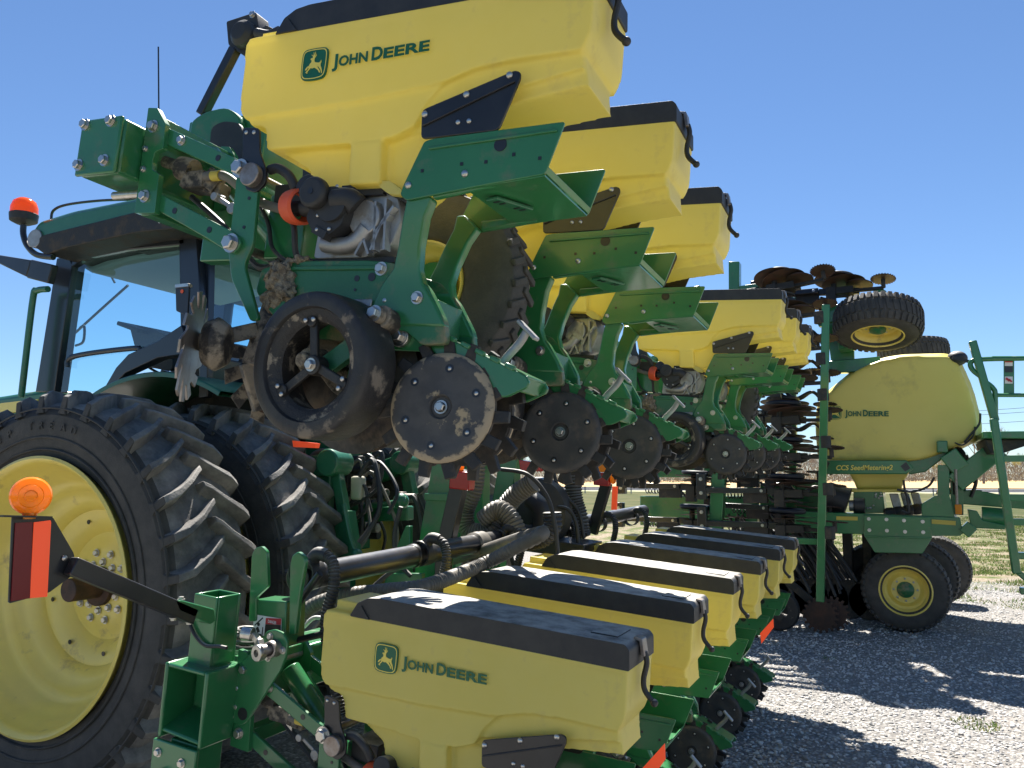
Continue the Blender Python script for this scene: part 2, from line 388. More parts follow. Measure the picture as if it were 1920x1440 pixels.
    for t_ in (.15, .3, .7, .85): m = MB(); m.beam((-.238+.05*t_, .05+.1*t_, -.4835+.003*t_), (-.222+.05*t_, .05+.1*t_, -.4815+.003*t_), .006, .006); m.done('step_slot', BLACKM, g)
    # arms from shield down to shank
    for s, y0, y1 in ((0, -.006, .03), (1, .27, .21)):
        m = MB()
        top = [(-.428, -.46), (-.30, -.44), (-.345, -.50), (-.376, -.53)]
        def yy(z): return y0 + (y1-y0)*min(1, max(0, (-.47-z)/.2))
        prof = [(-.430, -.405, -.45), (-.432, -.36, -.49), (-.442, -.378, -.53), (-.455, -.392, -.60), (-.468, -.395, -.65), (-.50, -.38, -.69), (-.52, -.34, -.74), (-.50, -.31, -.79)]
        rings = []
        for xl, xr, z in prof:
            w = .032*(1 if s == 0 else -1); y = yy(z)
            rings.append([m.v((xl, y, z)), m.v((xr, y, z)), m.v((xr, y+w, z)), m.v((xl, y+w, z))])
        m.f(rings[0]); m.f(rings[-1])
        for A, B in zip(rings, rings[1:]):
            for i in range(4): m.f([A[i], A[(i+1) % 4], B[(i+1) % 4], B[i]])
        m.beam((-.36, y0+(.012 if s == 0 else -.012), -.478), (-.20, y0+(.012 if s == 0 else -.012), -.462), .02, .028, taper=.6)
        m.done('shield_arm', GREEN, root, .006, 3)
    # --- shank / frame head
    sk = [(-.888, -.640), (-.79, -.621), (-.548, -.625), (-.48, -.632), (-.42, -.65), (-.365, -.70), (-.315, -.775), (-.305, -.83), (-.37, -.835), (-.42, -.80), (-.52, -.80), (-.60, -.83), (-.72, -.82), (-.80, -.79), (-.862, -.74), (-.90, -.70)]
    m = MB(); m.ext(rnd(sk, .012), .035, .06); m.ext(rnd(sk, .012), .18, .205); m.box((-.80, .06, -.645), (-.50, .18, -.628)); m.box((-.6, .06, -.8), (-.35, .18, -.72))
    m.beam((-.79, .033, -.642), (-.52, .033, -.645), .008, .012)
    o = m.done('shank_frame', GREEND, root, .003)
    bolt(o, (-.507, .035, -.648), r=.014); bolt(o, (-.392, .03, -.722), r=.013); bolt(o, (-.485, .035, -.728), r=.009, dome=True)
    d = MB()
    for x, z, r_ in ((-.576, -.671, .008), (-.532, -.668, .011), (-.578, -.70, .004)): d.rev([(0, 0), (r_, 0), (r_, .001), (0, .001)], (x, .0335, z), (0, 1, 0), 14)
    d.done('plate_hole', BLACKM, o)
    m = MB(); m.beam((-.60, .03, -.735), (-.52, .03, -.735), .006, .02); m.done('depth_latch', ALU, root, .004)
    m = MB(); m.ball((-.815, .04, -.665), .045, sc=(1, 1, .9)); m.ball((-.84, .06, -.72), .04); m.ball((-.79, .03, -.70), .03); m.beam((-.86, .05, -.63), (-.74, .05, -.615), .05, .012)
    mud = remesh(m, 'mud_lump', MUD, o, .006, 1)
    for v in mud.data.vertices: v.co += Vector((noise.noise(v.co*70), noise.noise(v.co*70+Vector((5, 5, 5))), noise.noise(v.co*70+Vector((9, 1, 3)))))*.014
    # depth arm stub with bolt and rust
    m = MB(); m.cyl((-.455, .10, -.79), (-.462, -.01, -.775), .028); m.cyl((-.462, -.01, -.775), (-.466, -.03, -.773), .021)
    m.done('gauge_arm_pivot', HUBDIRT, root, .003); bolt(root, (-.466, -.03, -.773), (-.05, -1, .1), .016)
    # --- parallel arms and head plate
    for s, y in ((0, 0), (1, .24)):
        yo = -.014 if s == 0 else .014
        for nm, a in (('upper_link', [(-1.262, -.232), (-.945, -.362), (-.915, -.385), (-.925, -.412), (-.972, -.398), (-1.258, -.282)]), ('lower_link', [(-1.252, -.428), (-.955, -.552), (-.922, -.58), (-.94, -.612), (-.972, -.602), (-1.06, -.560), (-1.248, -.478)])):
            m = MB(); m.ext(rnd(a, .014), y+yo, y+yo+.014); o = m.done(nm, GREEN, root, .003)
            if s == 0:
                d = MB()
                for x, z in (((-1.044, -.342),) if nm == 'upper_link' else ((-1.180, -.483), (-1.041, -.543))): d.rev([(0, 0), (.009, 0), (.009, .001), (0, .001)], (x, y+yo-.0012, z), (0, 1, 0), 14)
                d.done('plate_hole', BLACKM, o)
        m = MB(); m.ext(rnd([(-.982, -.35), (-.93, -.345), (-.903, -.375), (-.893, -.586), (-.915, -.64), (-.842, -.785), (-.868, -.79), (-.952, -.676), (-.975, -.60)], .016), y-.003 if s == 0 else y-.002, y+.010); o = m.done('link_plate', GREEN, root, .003)
        if s == 0:
            bolt(o, (-.958, -.014, -.378), r=.021); bolt(o, (-.956, -.014, -.583), r=.021)
            d = MB()
            for x, z in ((-.925, -.458), (-.93, -.537)): d.rev([(0, 0), (.005, 0), (.005, .001), (0, .001)], (x, y-.0045, z), (0, 1, 0), 12)
            d.done('plate_hole', BLACKM, o)
        m = MB(); m.ext(rnd([(-1.323, -.176), (-1.286, -.181), (-1.245, -.231), (-1.241, -.305), (-1.27, -.312), (-1.276, -.34), (-1.272, -.365), (-1.243, -.378), (-1.238, -.492), (-1.318, -.488)], .004), y-.03 if s == 0 else y+.03, y-.012 if s == 0 else y+.012)
        o = m.done('head_plate', GREEN, root, .002)
        if s == 0:
            bolt(o, (-1.290, -.03, -.236), r=.015); bolt(o, (-1.285, -.03, -.441), r=.015); bolt(o, (-1.31, -.03, -.30), r=.008); bolt(o, (-1.307, -.03, -.36), r=.008)
            bolt(root, (-1.19, -.014, -.280), r=.012)
    m = MB(); m.box((-1.315, -.012, -.49), (-1.27, .252, -.44)); m.box((-1.315, -.012, -.25), (-1.28, .252, -.2)); m.beam((-1.24, .22, -.30), (-1.0, .2, -.52), .012, .05); m.done('head_crossbar', GREEN, root, .003)
    for a_, b_ in ((-.958, -.378), (-.956, -.583), (-1.29, -.236)): m = MB(); m.cyl((a_, -.01, b_), (a_, .25, b_), .013); m.done('pivot_pin', WORN, root)
    # downforce cylinder, drive cable
    m = MB(); m.cyl((-1.30, .03, -.315), (-1.225, .05, -.335), .017); m.rev([(0, 0), (.034, 0), (.036, .02), (.036, .05), (0, .05)], (-1.255, .05, -.33), (1, .2, -.25), 18); m.done('spring_cushion', HUBDIRT, root, .002)
    m = MB(); m.box((-1.22, .03, -.40), (-1.14, .10, -.35)); m.beam((-1.235, .06, -.37), (-1.10, .08, -.40), .05, .04); m.beam((-1.14, .05, -.4), (-1.11, .06, -.35), .03, .05); m.done('valve_block', HUBDIRT, root, .004)
    m = MB(); m.tube([(-1.13, .03, -.372), (-1.06, .03, -.375), (-1.0, .04, -.41), (-.93, .05, -.452), (-.84, .05, -.478), (-.80, .05, -.485)], .013, 10); o = m.done('drive_cable', GREY, root)
    m = MB(); m.cyl((-1.10, .028, -.3735), (-1.07, .028, -.3735), .0145); m.done('cable_tag', STRIPE, o)
    m = MB(); m.beam((-1.09, .05, -.43), (-1.02, .05, -.468), .016, .012); m.cyl((-1.02, .03, -.468), (-1.02, .07, -.468), .016); m.cyl((-1.09, .03, -.43), (-1.09, .07, -.43), .012); m.done('lock_lever', ALU, root, .002)
    # back wall of the head: dark actuators between the arms
    m = MB(); m.cyl((-1.24, .14, -.26), (-.90, .13, -.55), .035); m.box((-.93, .08, -.60), (-.80, .2, -.42)); m.done('down_force_cylinder', GREEN, root, .004)
    m = MB(); m.tube([(-1.25, .1, -.40), (-1.1, .1, -.50), (-.95, .09, -.62), (-.86, .08, -.60)], .009, 8); m.tube([(-1.0, .08, -.40), (-.92, .07, -.50), (-.88, .06, -.58), (-.80, .06, -.63)], .006, 8); m.tube([(-.84, .05, -.47), (-.80, .04, -.53), (-.79, .05, -.6), (-.75, .06, -.63)], .008, 8); m.done('harness', BLACKP, root)
    # --- seed meter
    m = MB()
    m.ext(rnd([(-.737, -.612), (-.730, -.51), (-.64, -.46), (-.57, -.435), (-.495, -.455), (-.478, -.52), (-.50, -.585), (-.575, -.612)], .012), .055, .17)
    m.done('seed_meter', ALU, root, .003)
    m = MB(); m.rev([(0, 0), (.044, 0), (.048, .006), (.05, .03), (0, .03)], (-.575, .032, -.515), (0, 1, 0), 28); m.done('meter_cover', ALU, root, .002)
    m = MB(); m.tube([(-.70, .05, -.575), (-.65, .045, -.583), (-.60, .045, -.575), (-.57, .045, -.54)], .022, 14); m.done('vacuum_duct', ALU, root)
    m = MB()
    for a, b in (((-.545, -.475), (-.535, -.60)), ((-.515, -.47), (-.505, -.60)), ((-.545, -.6), (-.52, -.53)), ((-.52, -.53), (-.49, -.49)), ((-.59, -.61), (-.57, -.57)), ((-.57, -.57), (-.55, -.61)), ((-.54, -.56), (-.5, -.51))):
        m.beam((a[0], .045, a[1]), (b[0], .045, b[1]), .026, .0065)
    m.done('meter_ribs', ALU, root)
    m = MB(); m.box((-.76, .06, -.625), (-.49, .17, -.61)); m.box((-.66, .04, -.455), (-.53, .2, -.425)); m.beam((-.53, .08, -.44), (-.46, .08, -.472), .08, .016)
    m.rev([(0, 0), (.045, 0), (.047, .03), (.035, .045), (0, .045)], (-.65, -.01, -.49), (0, 1, 0), 22)
    m.ext(rnd([(-.71, -.47), (-.62, -.475), (-.605, -.50), (-.615, -.54), (-.65, -.566), (-.70, -.562), (-.73, -.52)], .01), .0, .05)
    m.cyl((-.76, .02, -.487), (-.65, .03, -.485), .021); m.tube([(-.65, .01, -.475), (-.61, .01, -.475), (-.59, .02, -.49)], .03, 12)
    m.beam((-.70, .01, -.55), (-.66, .01, -.57), .03, .02)
    m.done('meter_drive', BLACKP, root, .003)
    for x, z in ((-.64, -.4435), (-.61, -.462), (-.612, -.495), (-.63, -.523), (-.65, -.553), (-.688, -.553), (-.69, -.516)): bolt(root, (x, -.003, z), r=.0055, dome=True)
    m = MB(); m.rev([(0, 0), (.034, 0), (.041, .007), (.041, .026), (.034, .034), (.03, .034)], (ACX, -.035, ACZ), (0, 1, 0), 24); m.cyl((-.745, .0, -.43), (-.745, .05, -.44), .03)
    o = m.done('air_cap', BLACKP, root, .003)
    m = MB(); m.rev([(0, 0), (.0085, 0), (.0085, .001), (0, .001)], (ACX, -.0365, ACZ), (0, 1, 0), 14); m.done('cap_hole', BLACKM, o)
    m = MB(); m.rev([(.041, 0), (.044, .0), (.047, .018), (.047, .045), (.040, .05), (.036, .045), (.036, .0), (.041, 0)], (-.805, .03, -.478), (1, -.25, -.1), 26); o = m.done('orange_cup', ORANGE, root)
    m = MB(); m.cyl((-.80, .028, -.48), (-.74, .02, -.487), .018); m.done('drive_shaft', DARK, root)
    m = MB(); m.ext(rnd([(-.53, -.428), (-.50, -.43), (-.462, -.455), (-.468, -.468), (-.50, -.463), (-.53, -.443)], .004), .02, .06); m.done('slide_gate', TANKY, root, .003)
    m = MB(); m.tube([(-.89, .02, -.375), (-.86, .02, -.372), (-.82, .02, -.395), (-.80, .03, -.43)], .014, 8); m.box((-.9, .06, -.46), (-.80, .2, -.40)); m.done('meter_hose_bracket', BLACKP, root, .003)
    # --- gauge wheels
    for s in (0, 1):
        sg = -1 if s == 0 else 1; c = Vector((-.604, -.08 if s == 0 else .32, -.905)); ax = Vector((.05, -sg*1, .03))
        m = MB()
        m.rev([(.134, .016), (.135, .003), (.138, -.003), (.152, -.004), (.167, -.003), (.1725, .001), (.1750, .008), (.1765, .02), (.1775, .06), (.1765, .100), (.174, .110), (.166, .113), (.12, .112), (.130, .09), (.134, .016)], c, ax, 56)
        g = m.done('gauge_wheel', GWHEEL, root)
        m = MB(); m.rev([(.104, .026), (.112, .016), (.122, .010), (.136, .007), (.136, .06), (.112, .09), (.106, .050), (.104, .026)], c, ax, 48); m.done('wheel_rim', RIMMUD, g); m = MB()
        for k in range(3):
            a = PI/2 + .12 + k*2*PI/3
            u = Vector((1, 0, 0)); u = (u-ax.normalized()*u.dot(ax.normalized())).normalized(); w = ax.normalized().cross(u)
            d = u*math.cos(a)+w*math.sin(a)*sg
            m.beam(c+ax*.026, c+ax*.024+d*.106, .022, .012, up=ax, taper=1.0)
            m.cyl(c+ax*.010+d*.105, c+ax*.03+d*.105, .014)
            if s == 0:
                e = d.cross(ax).normalized()
                bolt(g, c+ax*.006+d*.107+e*.012, -ax, .0065, dome=True); bolt(g, c+ax*.006+d*.107-e*.012, -ax, .0065, dome=True)
        m.cyl(c+ax*.012, c+ax*.05, .024); m.done('spokes', GWHEEL, g, .003)
        if s == 0: bolt(g, c+ax*.012, -ax, .013)
    m = MB(); m.cyl((-.655, .04, -.885), (-.655, -.02, -.89), .034); m.cyl((-.655, -.02, -.89), (-.655, -.045, -.89), .020); m.cyl((-.62, .11, -.905), (-.62, -.05, -.905), .018); m.done('gauge_hub', MUD, root, .006)
    m = MB(); m.beam((-.47, .03, -.78), (-.61, .0, -.90), .03, .045); m.ext(rnd([(-.56, -.80), (-.48, -.80), (-.50, -.90), (-.58, -.93)], .01), .04, .09); m.done('gauge_arm', GREEND, root, .006)
    for y, tx in ((.108, .035), (.128, -.035)):
        m = MB(); m.rev([(0, 0), (.19, .001), (.19, .003), (0, .004)], (-.60, y, -.915), (tx, 1, .02), 48); m.done('opener_disc', OPENER, root)
    m = MB(); m.ext([(-.74, -.78), (-.52, -.78), (-.50, -.9), (-.56, -1.0), (-.66, -.95), (-.76, -.86)], .09, .145); m.done('seed_tube_guard', HUBDIRT, root, .004)
    # --- closing arm, wheels, lever
    ca = [(-.505, -.79), (-.46, -.775), (-.403, -.780), (-.23, -.845), (-.108, -.893), (-.097, -.908), (-.10, -.92), (-.150, -.945), (-.185, -.945), (-.30, -.872), (-.36, -.845), (-.47, -.845), (-.505, -.82)]
    m = MB(); m.ext(rnd(ca, .01), .065, .075); m.ext(rnd(ca, .01), .175, .185); m.poly([(-.40, .075, -.781), (-.40, .175, -.781), (-.105, .175, -.893), (-.105, .075, -.893)], .008, (0, 0, -1)); m.poly([(-.103, .07, -.893), (-.103, .18, -.893), (-.12, .18, -.93), (-.12, .07, -.93)], .008, (-1, 0, 0))
    for i in range(6):
        t = i/5; m.beam((-.36+.2*t, .065, -.792-.078*t), (-.335+.2*t, .065, -.802-.078*t), .012, .012)
    o = m.done('closing_arm', GREEN, root, .003)
    m = MB(); m.cyl((-.445, .065, -.812), (-.445, .05, -.812), .026, seg=28); m.done('washer', STEEL, root, .002); bolt(root, (-.445, .05, -.812), r=.015)
    for s, y, ax in ((0, .04, (.10, -1, .08)), (1, .19, (.10, 1, .08))):
        ax = Vector(ax).normalized(); c = Vector((-.303, y, -.978))
        m = MB(); m.rev([(0, -.002), (.024, -.002), (.026, .003), (.030, .006), (.045, .004), (.10, .004), (.115, .007), (.124, .004), (.130, -.002), (.130, -.012), (0, -.012)], c, ax, 48)
        d = m.done('closing_disc', HUBCL, root)
        m = MB(); spiked_disc(m, c-ax*.016, ax, .128, .167, 15, .016, .12, .56)
        m.rev([(0, -.02), (.131, -.02), (.131, -.008), (.12, -.007), (0, -.008)], c, ax, 40); m.done('closing_spikes', DARK, d, .002)
        if s == 0:
            u = Vector((1, 0, 0)); u = (u-ax*u.dot(ax)).normalized(); w = ax.cross(u)
            for k in range(6):
                a = k*PI/3+.42; q = c+(u*math.cos(a)+w*math.sin(a))*.092
                g = MB(); g.rev([(.0055, .0042), (.0105, .0042), (.0105, .005), (.0055, .005)], q, ax, 14); g.done('stud_recess', BLACKM, d)
                bolt(d, q+ax*.003, ax, .0058, dome=True)
            bolt(d, c, ax, .013)
    m = MB(); m.cyl((-.303, .03, -.978), (-.303, .2, -.978), .012); m.beam((-.303, .12, -.978), (-.27, .12, -.87), .04, .03); m.done('closing_axle', DARK, root, .003)
    m = MB(); m.tube([(-.205, .12, -.875), (-.185, .12, -.845), (-.155, .12, -.81), (-.140, .12, -.782)], .008, 8, flat=1.4); m.beam((-.162, .12, -.758), (-.112, .12, -.802), .026, .010); m.done('closing_lever', ALU, root, .003)
    # --- row cleaner
    m = MB(); spiked_disc(m, (-.955, -.10, -.875), (.88, .62, -.06), .098, .142, 13, .006, .5, .72)
    o = m.done('row_cleaner_wheel', WORN, root, .001)
    m = MB(); m.ext(rnd([(-1.008,-.725),(-.962,-.722),(-.954,-.802),(-.994,-.79)], .004), -.13, -.124); g = m.done('scraper_bracket', BLACKM, root, .001)
    m = MB(); m.ext(rnd([(-1.006,-.723),(-.961,-.72),(-.959,-.728),(-1.004,-.731)], .001), -.134, -.12); m.done('bracket_edge', STEEL, g)
    m = MB(); m.rev([(0, 0), (.005, 0), (.005, .001), (0, .001)], ([(-.981,-.132,-.74)])[0], (0, 1, 0), 14); m.done('red_mark', ORANGE, g)
    m = MB(); spiked_disc(m, (-.93, .20, -.90), (-.75, .62, -.12), .09, .15, 12, .006, -.35, .8); m.done('row_cleaner_wheel', HUBDIRT, root, .001)
    m = MB(); m.beam((-.90, .06, -.80), (-.985, -.06, -.86), .03, .04); m.rev([(0, 0), (.055, 0), (.07, .03), (.05, .06), (0, .06)], (-.945, -.07, -.86), (.88, .5, .0), 22); m.beam((-.86, .1, -.66), (-.90, .07, -.9), .06, .05); m.beam((-.90, .08, -.88), (-.87, .12, -1.0), .05, .1); m.done('row_cleaner_arm', HUBDIRT, root, .004)
    m = MB(); m.rev([(0, 0), (.12, 0), (.12, .004), (0, .004)], (-.87, .10, -.90), (.2, 1, 0), 30); m.done('coulter', RUST, root)
    return root, hop
HUBCL = mat('closing_disc_face', (.055, .052, .05), .55, col2=(.075, .07, .065), scale=20, dirt=(.40, .31, .19), dscale=9, dlo=.60, dhi=.64, bump=.06, bscale=120)
def ringdirt(m, r0, r1):
    """tan soil caked in a ring near the rim of a disc that lies in the local x-z plane"""
    n = m.node_tree.nodes; l = m.node_tree.links
    b = n['Principled BSDF']; src = b.inputs['Base Color'].links[0].from_socket
    tc = n.new('ShaderNodeTexCoord'); mp = n.new('ShaderNodeVectorMath'); mp.operation = 'SUBTRACT'; mp.inputs[1].default_value = (-.303, 0, -.978)
    l.new(tc.outputs['Object'], mp.inputs[0]); sp = n.new('ShaderNodeSeparateXYZ'); l.new(mp.outputs[0], sp.inputs[0])
    cb = n.new('ShaderNodeCombineXYZ'); l.new(sp.outputs[0], cb.inputs[0]); l.new(sp.outputs[2], cb.inputs[1])
    ln = n.new('ShaderNodeVectorMath'); ln.operation = 'LENGTH'; l.new(cb.outputs[0], ln.inputs[0])
    nz = n.new('ShaderNodeTexNoise'); nz.inputs['Scale'].default_value = 38; nz.inputs['Detail'].default_value = 8; l.new(tc.outputs['Object'], nz.inputs['Vector'])
    ma = n.new('ShaderNodeMath'); ma.operation = 'MULTIPLY_ADD'; ma.inputs[1].default_value = .09; l.new(nz.outputs[0], ma.inputs[0]); l.new(ln.outputs['Value'], ma.inputs[2])
    mr = n.new('ShaderNodeMapRange'); mr.inputs[1].default_value = r0; mr.inputs[2].default_value = r1; l.new(ma.outputs[0], mr.inputs[0])
    x = n.new('ShaderNodeMix'); x.data_type = 'RGBA'; l.new(mr.outputs[0], x.inputs['Factor']); l.new(src, x.inputs[6]); x.inputs[7].default_value = (.36, .28, .18, 1)
    l.new(x.outputs[2], b.inputs['Base Color'])
ringdirt(HUBCL, .160, .168)

unit, hop0 = make_unit()
GL = 'row units on the centre frame'; GU = 'row units on the raised near wing'; GF = 'row units on the raised far wing'
ords = ['frontmost', 'second', 'third', 'fourth', 'fifth', 'sixth and farthest']
allu = []
for i in range(6):
    o = unit if i == 0 else copy_tree(unit)
    o.matrix_world = F0 @ Matrix.Translation((0, .762*i, 0)); allu.append(o); o['group'] = GL
for i in range(3):
    o = copy_tree(unit); o.matrix_world = F1 @ Matrix.Translation((0, .762*i, 0)); allu.append(o); o['group'] = GU
for i in range(3):
    o = copy_tree(unit); o.matrix_world = F2 @ Matrix.Translation((0, .762*i, 0)); allu.append(o); o['group'] = GF
labs = ['lower row unit nearest the camera, yellow hopper lettered with leaping deer emblem, lid in shade',
 'lower row unit right behind the lettered one, its hopper lid mostly sunlit',
 'third lower row unit from the camera, its dusty lid sunlit along the whole length',
 'fourth lower row unit from the camera, shaded lid with one bright patch',
 'fifth lower row unit from the camera, shaded lid, hopper mostly hidden by the fourth',
 'farthest of the six lower row units, smallest shaded black lid beside the green marker tube',
 'topmost raised row unit with big lettered yellow hopper and open spoked gauge wheel',
 'raised row unit directly right of the big lettered hopper, with the second spiked closing disc',
 'third raised row unit from the camera, last before the gap in the wing',
 'first raised row unit of the far wing, full hopper side and orange cup showing',
 'middle raised row unit of the far wing, mostly hidden behind its neighbour hopper',
 'farthest raised row unit, smallest hopper beside the rusty folded discs']
for o, s in zip(allu, labs): o['label'] = s
for o in (allu[0], allu[6]):
    hp = [c for c in o.children if c.name.startswith('hopper') and 'br' not in c.name and 'arm' not in c.name][0]
    emblem(hp, -.757, -.108, .082, .088, -.0065)
    brand(hp, -.698, -.124, .302, .027, -.0065, R(-1.2))
CLEAN = mat('closing_disc_clean', (.035, .034, .034), .5, col2=(.05, .047, .043), scale=20, dirt=(.16, .12, .08), dscale=7, dlo=.55, dhi=.75, bump=.06, bscale=120)
for k, o in enumerate(allu):
    if k == 6: continue
    for c in o.children:
        if c.name.startswith('closing_disc'):
            sl_ = c.material_slots[0]; sl_.link = 'OBJECT'; sl_.material = CLEAN
# amber/orange blades on two of the lower units
for k in (0, 3):
    m = MB(); m.ext([(-.02, -.355), (.045, -.265), (.05, -.31), (-.01, -.41)], .283, .286); m.done('reflector', FLUO, allu[k], label='fluorescent orange reflector blade on the shield')

# ---------------------------------------------------------------- planter frame: toolbars, wings, air pipe, warning sign arm
PF = thing('folding_planter', 'green folding planter chassis with black air pipe, carrying the yellow hoppers behind the tractor', 'planter')
def P(mb, name, m, bev=.003, label=None, parent=None): return mb.done(name, m, parent or PF, bev, label=label)
# centre toolbar
m = MB(F0); m.box((-1.485, -.05, -.395), (-1.325, 4.4, -.234)); P(m, 'toolbar', GREEN, .012)
m = MB(F0)
for a in ((-1.50, -.222, -1.485, -.46), (-1.325, -.222, -1.31, -.46)): m.box((a[0], -.17, a[3]), (a[2], -.03, a[1]))
m.box((-1.485, -.17, -.236), (-1.325, -.03, -.222)); m.poly([(-1.49, -.165, -.43), (-1.32, -.165, -.44), (-1.32, -.03, -.395), (-1.49, -.03, -.385)], .012, (0, 0, -1)); m.box((-1.49, -.04, -.46), (-1.32, -.025, -.23))
P(m, 'end_channel', GREEN, .006)
m = MB(F0); m.box((-1.505, -.18, -.56), (-1.315, -.165, -.462)); m.box((-1.46, -.15, -1.0), (-1.34, -.04, -.46)); o = P(m, 'end_bracket', GREEN, .004)
for x, z in ((-1.475, -.5), (-1.37, -.51), (-1.36, -.585)): bolt(o, (x, -.18, z), r=.012, M=F0)
m = MB(F0); m.cyl((-1.43, -.1, -.60), (-1.43, -.21, -.60), .028); m.cyl((-1.43, -.19, -.6), (-1.47, -.2, -.565), .018, .03); m.beam((-1.46, -.21, -.59), (-1.43, -.22, -.66), .03, .02); P(m, 'lock_pin', STEEL)
m = MB(F0); m.tube([(-1.40, -.1, -.60), (-1.1, -.05, -.52), (-.9, 0, -.49)], .009); P(m, 'drive_rod', BLACKM, 0)
# square post, sign arm, sign and amber lamp
PO = ([(-1.453,-.154)])[0][0]+1.335
m = MB(F0 @ Matrix.Translation((PO, 0, 0))); q0, q1 = -.11, -.02
for b in ((-1.335, q0, -1.325, q1), (-1.245, q0, -1.235, q1)): m.box((b[0], b[1], -.225), (b[2], b[3], .0))
m.box((-1.335, q1, -.225), (-1.235, q1+.01, .0)); m.box((-1.335, q0-.01, -.225), (-1.235, q0, .0)); m.box((-1.32, q0+.005, -.22), (-1.25, q1-.005, -.07))
P(m, 'sign_post', GREEN, .003)
ap = [(-2,1.91,1.18),(-2,1.482,1.375)]
m = MB(); m.beam(ap[0], ap[1], .03, .048); P(m, 'sign_arm', BLACKM, .004)
m = MB(); m.poly([(-1.985,1.822,1.242),(-1.985,1.857,1.236),(-1.985,1.981,1.194),(-1.985,1.99,1.155),(-1.985,1.97,1.149),(-1.985,1.842,1.207)], .04, (-1, 0, 0)); o = P(m, 'arm_socket', GREEN, .003)
bolt(o, ([(-2,1.86,1.238)])[0], (0, 0, 1), r=.009); bolt(o, ([(-2,1.833,1.188)])[0], (0, 0, -1), r=.009); bolt(o, ([(-2,1.894,1.167)])[0], (0, 0, -1), r=.009)
m = MB(); m.poly([(-2.02,1.329,1.509),(-2.02,1.432,1.503),(-2.02,1.439,1.5),(-2.02,1.503,1.406),(-2.02,1.506,1.398),(-2.02,1.507,1.349),(-2.02,1.501,1.344),(-2.02,1.443,1.31),(-2.02,1.431,1.307),(-2.02,1.339,1.295),(-2.02,1.334,1.298),(-2.02,1.328,1.507)], .004, (-1, 0, 0)); sg = P(m, 'sign_plate', BLACKM, 0)
m = MB(); m.poly([(-2.017,1.335,1.493),(-2.017,1.38,1.493),(-2.017,1.387,1.301),(-2.017,1.338,1.3)], .002, (-1, 0, 0)); P(m, 'red_stripe', REDR, 0, parent=sg)
m = MB(); m.poly([(-2.017,1.384,1.492),(-2.017,1.429,1.495),(-2.017,1.431,1.49),(-2.017,1.434,1.3),(-2.017,1.431,1.299),(-2.017,1.387,1.301)], .002, (-1, 0, 0)); P(m, 'orange_stripe', FLUO, 0, parent=sg)
for p_ in [(-2.018,1.476,1.394),(-2.018,1.496,1.363)]: bolt(sg, p_, (1, 0, 0), r=.008, dome=True)
m = MB(); m.poly([(-1.98,1.28,1.515),(-1.98,1.408,1.507),(-1.98,1.408,1.503),(-1.98,1.28,1.51)], .07, (-1, 0, 0)); P(m, 'lamp_shelf', BLACKM, 0, parent=sg)
lc = Vector(([(-2,1.359,1.56)])[0]); lr = .048
m = MB(); m.rev([(0, -.030), (lr*.28, -.029), (lr*.30, -.025), (lr*.58, -.024), (lr*.60, -.020), (lr*.9, -.015), (lr, -.006), (lr, .006), (lr*.9, .015), (lr*.5, .024), (0, .03)], lc, (-.83, .56, 0), 40)
m.rev([(0, 0), (.014, 0), (.018, .016), (.0, .016)], lc-Vector((0, 0, lr+.010)), (0, 0, 1), 20); P(m, 'amber_lamp', AMBER, .001)
m = MB(); m.rev([(0, 0), (.02, 0), (.012, .03), (0, .035)], lc-Vector((0, .0, .012)), (0, 0, 1), 14); P(m, 'bulb_reflector', ALU, 0)
m = MB(F0); m.tube([Vector(a) for a in [(-1.461,-.13,-.083),(-1.423,-.13,-.128),(-1.372,-.13,-.154),(-1.315,-.13,-.147),(-1.28,-.13,-.146)]], .006); P(m, 'lamp_cable', BLACKP, 0); m = MB(F0); m.tube([Vector((-1.43+.055*math.cos(t*.9)+.001*t, .12+.05*math.sin(t*.9), -.222+.0028*t)) for t in range(0, 28)], .006, 6, 3); P(m, 'cable_coil', BLACKP, 0)
# pivot plate of the first row unit with its crank
pv = [(-1.359,-.265),(-1.331,-.254),(-1.224,-.124),(-1.21,-.098),(-1.177,-.086),(-1.139,-.091),(-1.118,-.116),(-1.117,-.157),(-1.134,-.207),(-1.254,-.4),(-1.28,-.416),(-1.35,-.407),(-1.361,-.271)]
m = MB(F0); m.ext(rnd(pv, .01), -.035, -.023); o = P(m, 'pivot_plate', GREEN, .003)
for x, z in [(-1.328,-.283),(-1.327,-.393)]: bolt(o, (x, -.035, z), r=.014, M=F0)
for x, z in [(-1.189,-.111),(-1.133,-.145),(-1.191,-.179)]: bolt(o, (x, -.035, z), r=.010, M=F0)
(x, z), (x2, z2) = [(-1.164,-.143),(-1.273,-.375)]
m = MB(F0); m.rev([(.012, 0), (.02, -.03), (.026, -.03), (.028, 0), (.012, 0)], (x, -.035, z), (0, 1, 0), 20); m.cyl((x, -.035, z), (x-.015, -.085, z-.002), .017); P(m, 'pivot_sleeve', WORN, 0)
m = MB(F0); m.rev([(0, 0), (.02, 0), (.02, .002), (0, .002)], (x2, -.0365, z2), (0, 1, 0), 20); P(m, 'plate_hole', BLACKM, 0, parent=o)
cr = [(-1.19,-.06,-.155),(-1.215,-.06,-.125),(-1.241,-.06,-.109)]
m = MB(F0); m.beam(Vector(cr[0])+Vector((0, -.01, 0)), cr[1], .02, .032); m.beam(cr[1], cr[2], .02, .02); m.cyl(cr[2], Vector(cr[2])+Vector((-.035, -.01, .0)), .022); m.rev([(.012, -.012), (.026, -.012), (.026, .012), (.012, .012), (.012, -.012)], Vector(cr[0])+Vector((0, -.02, 0)), (.2, 1, 0), 20); P(m, 'crank', STEEL, .002)
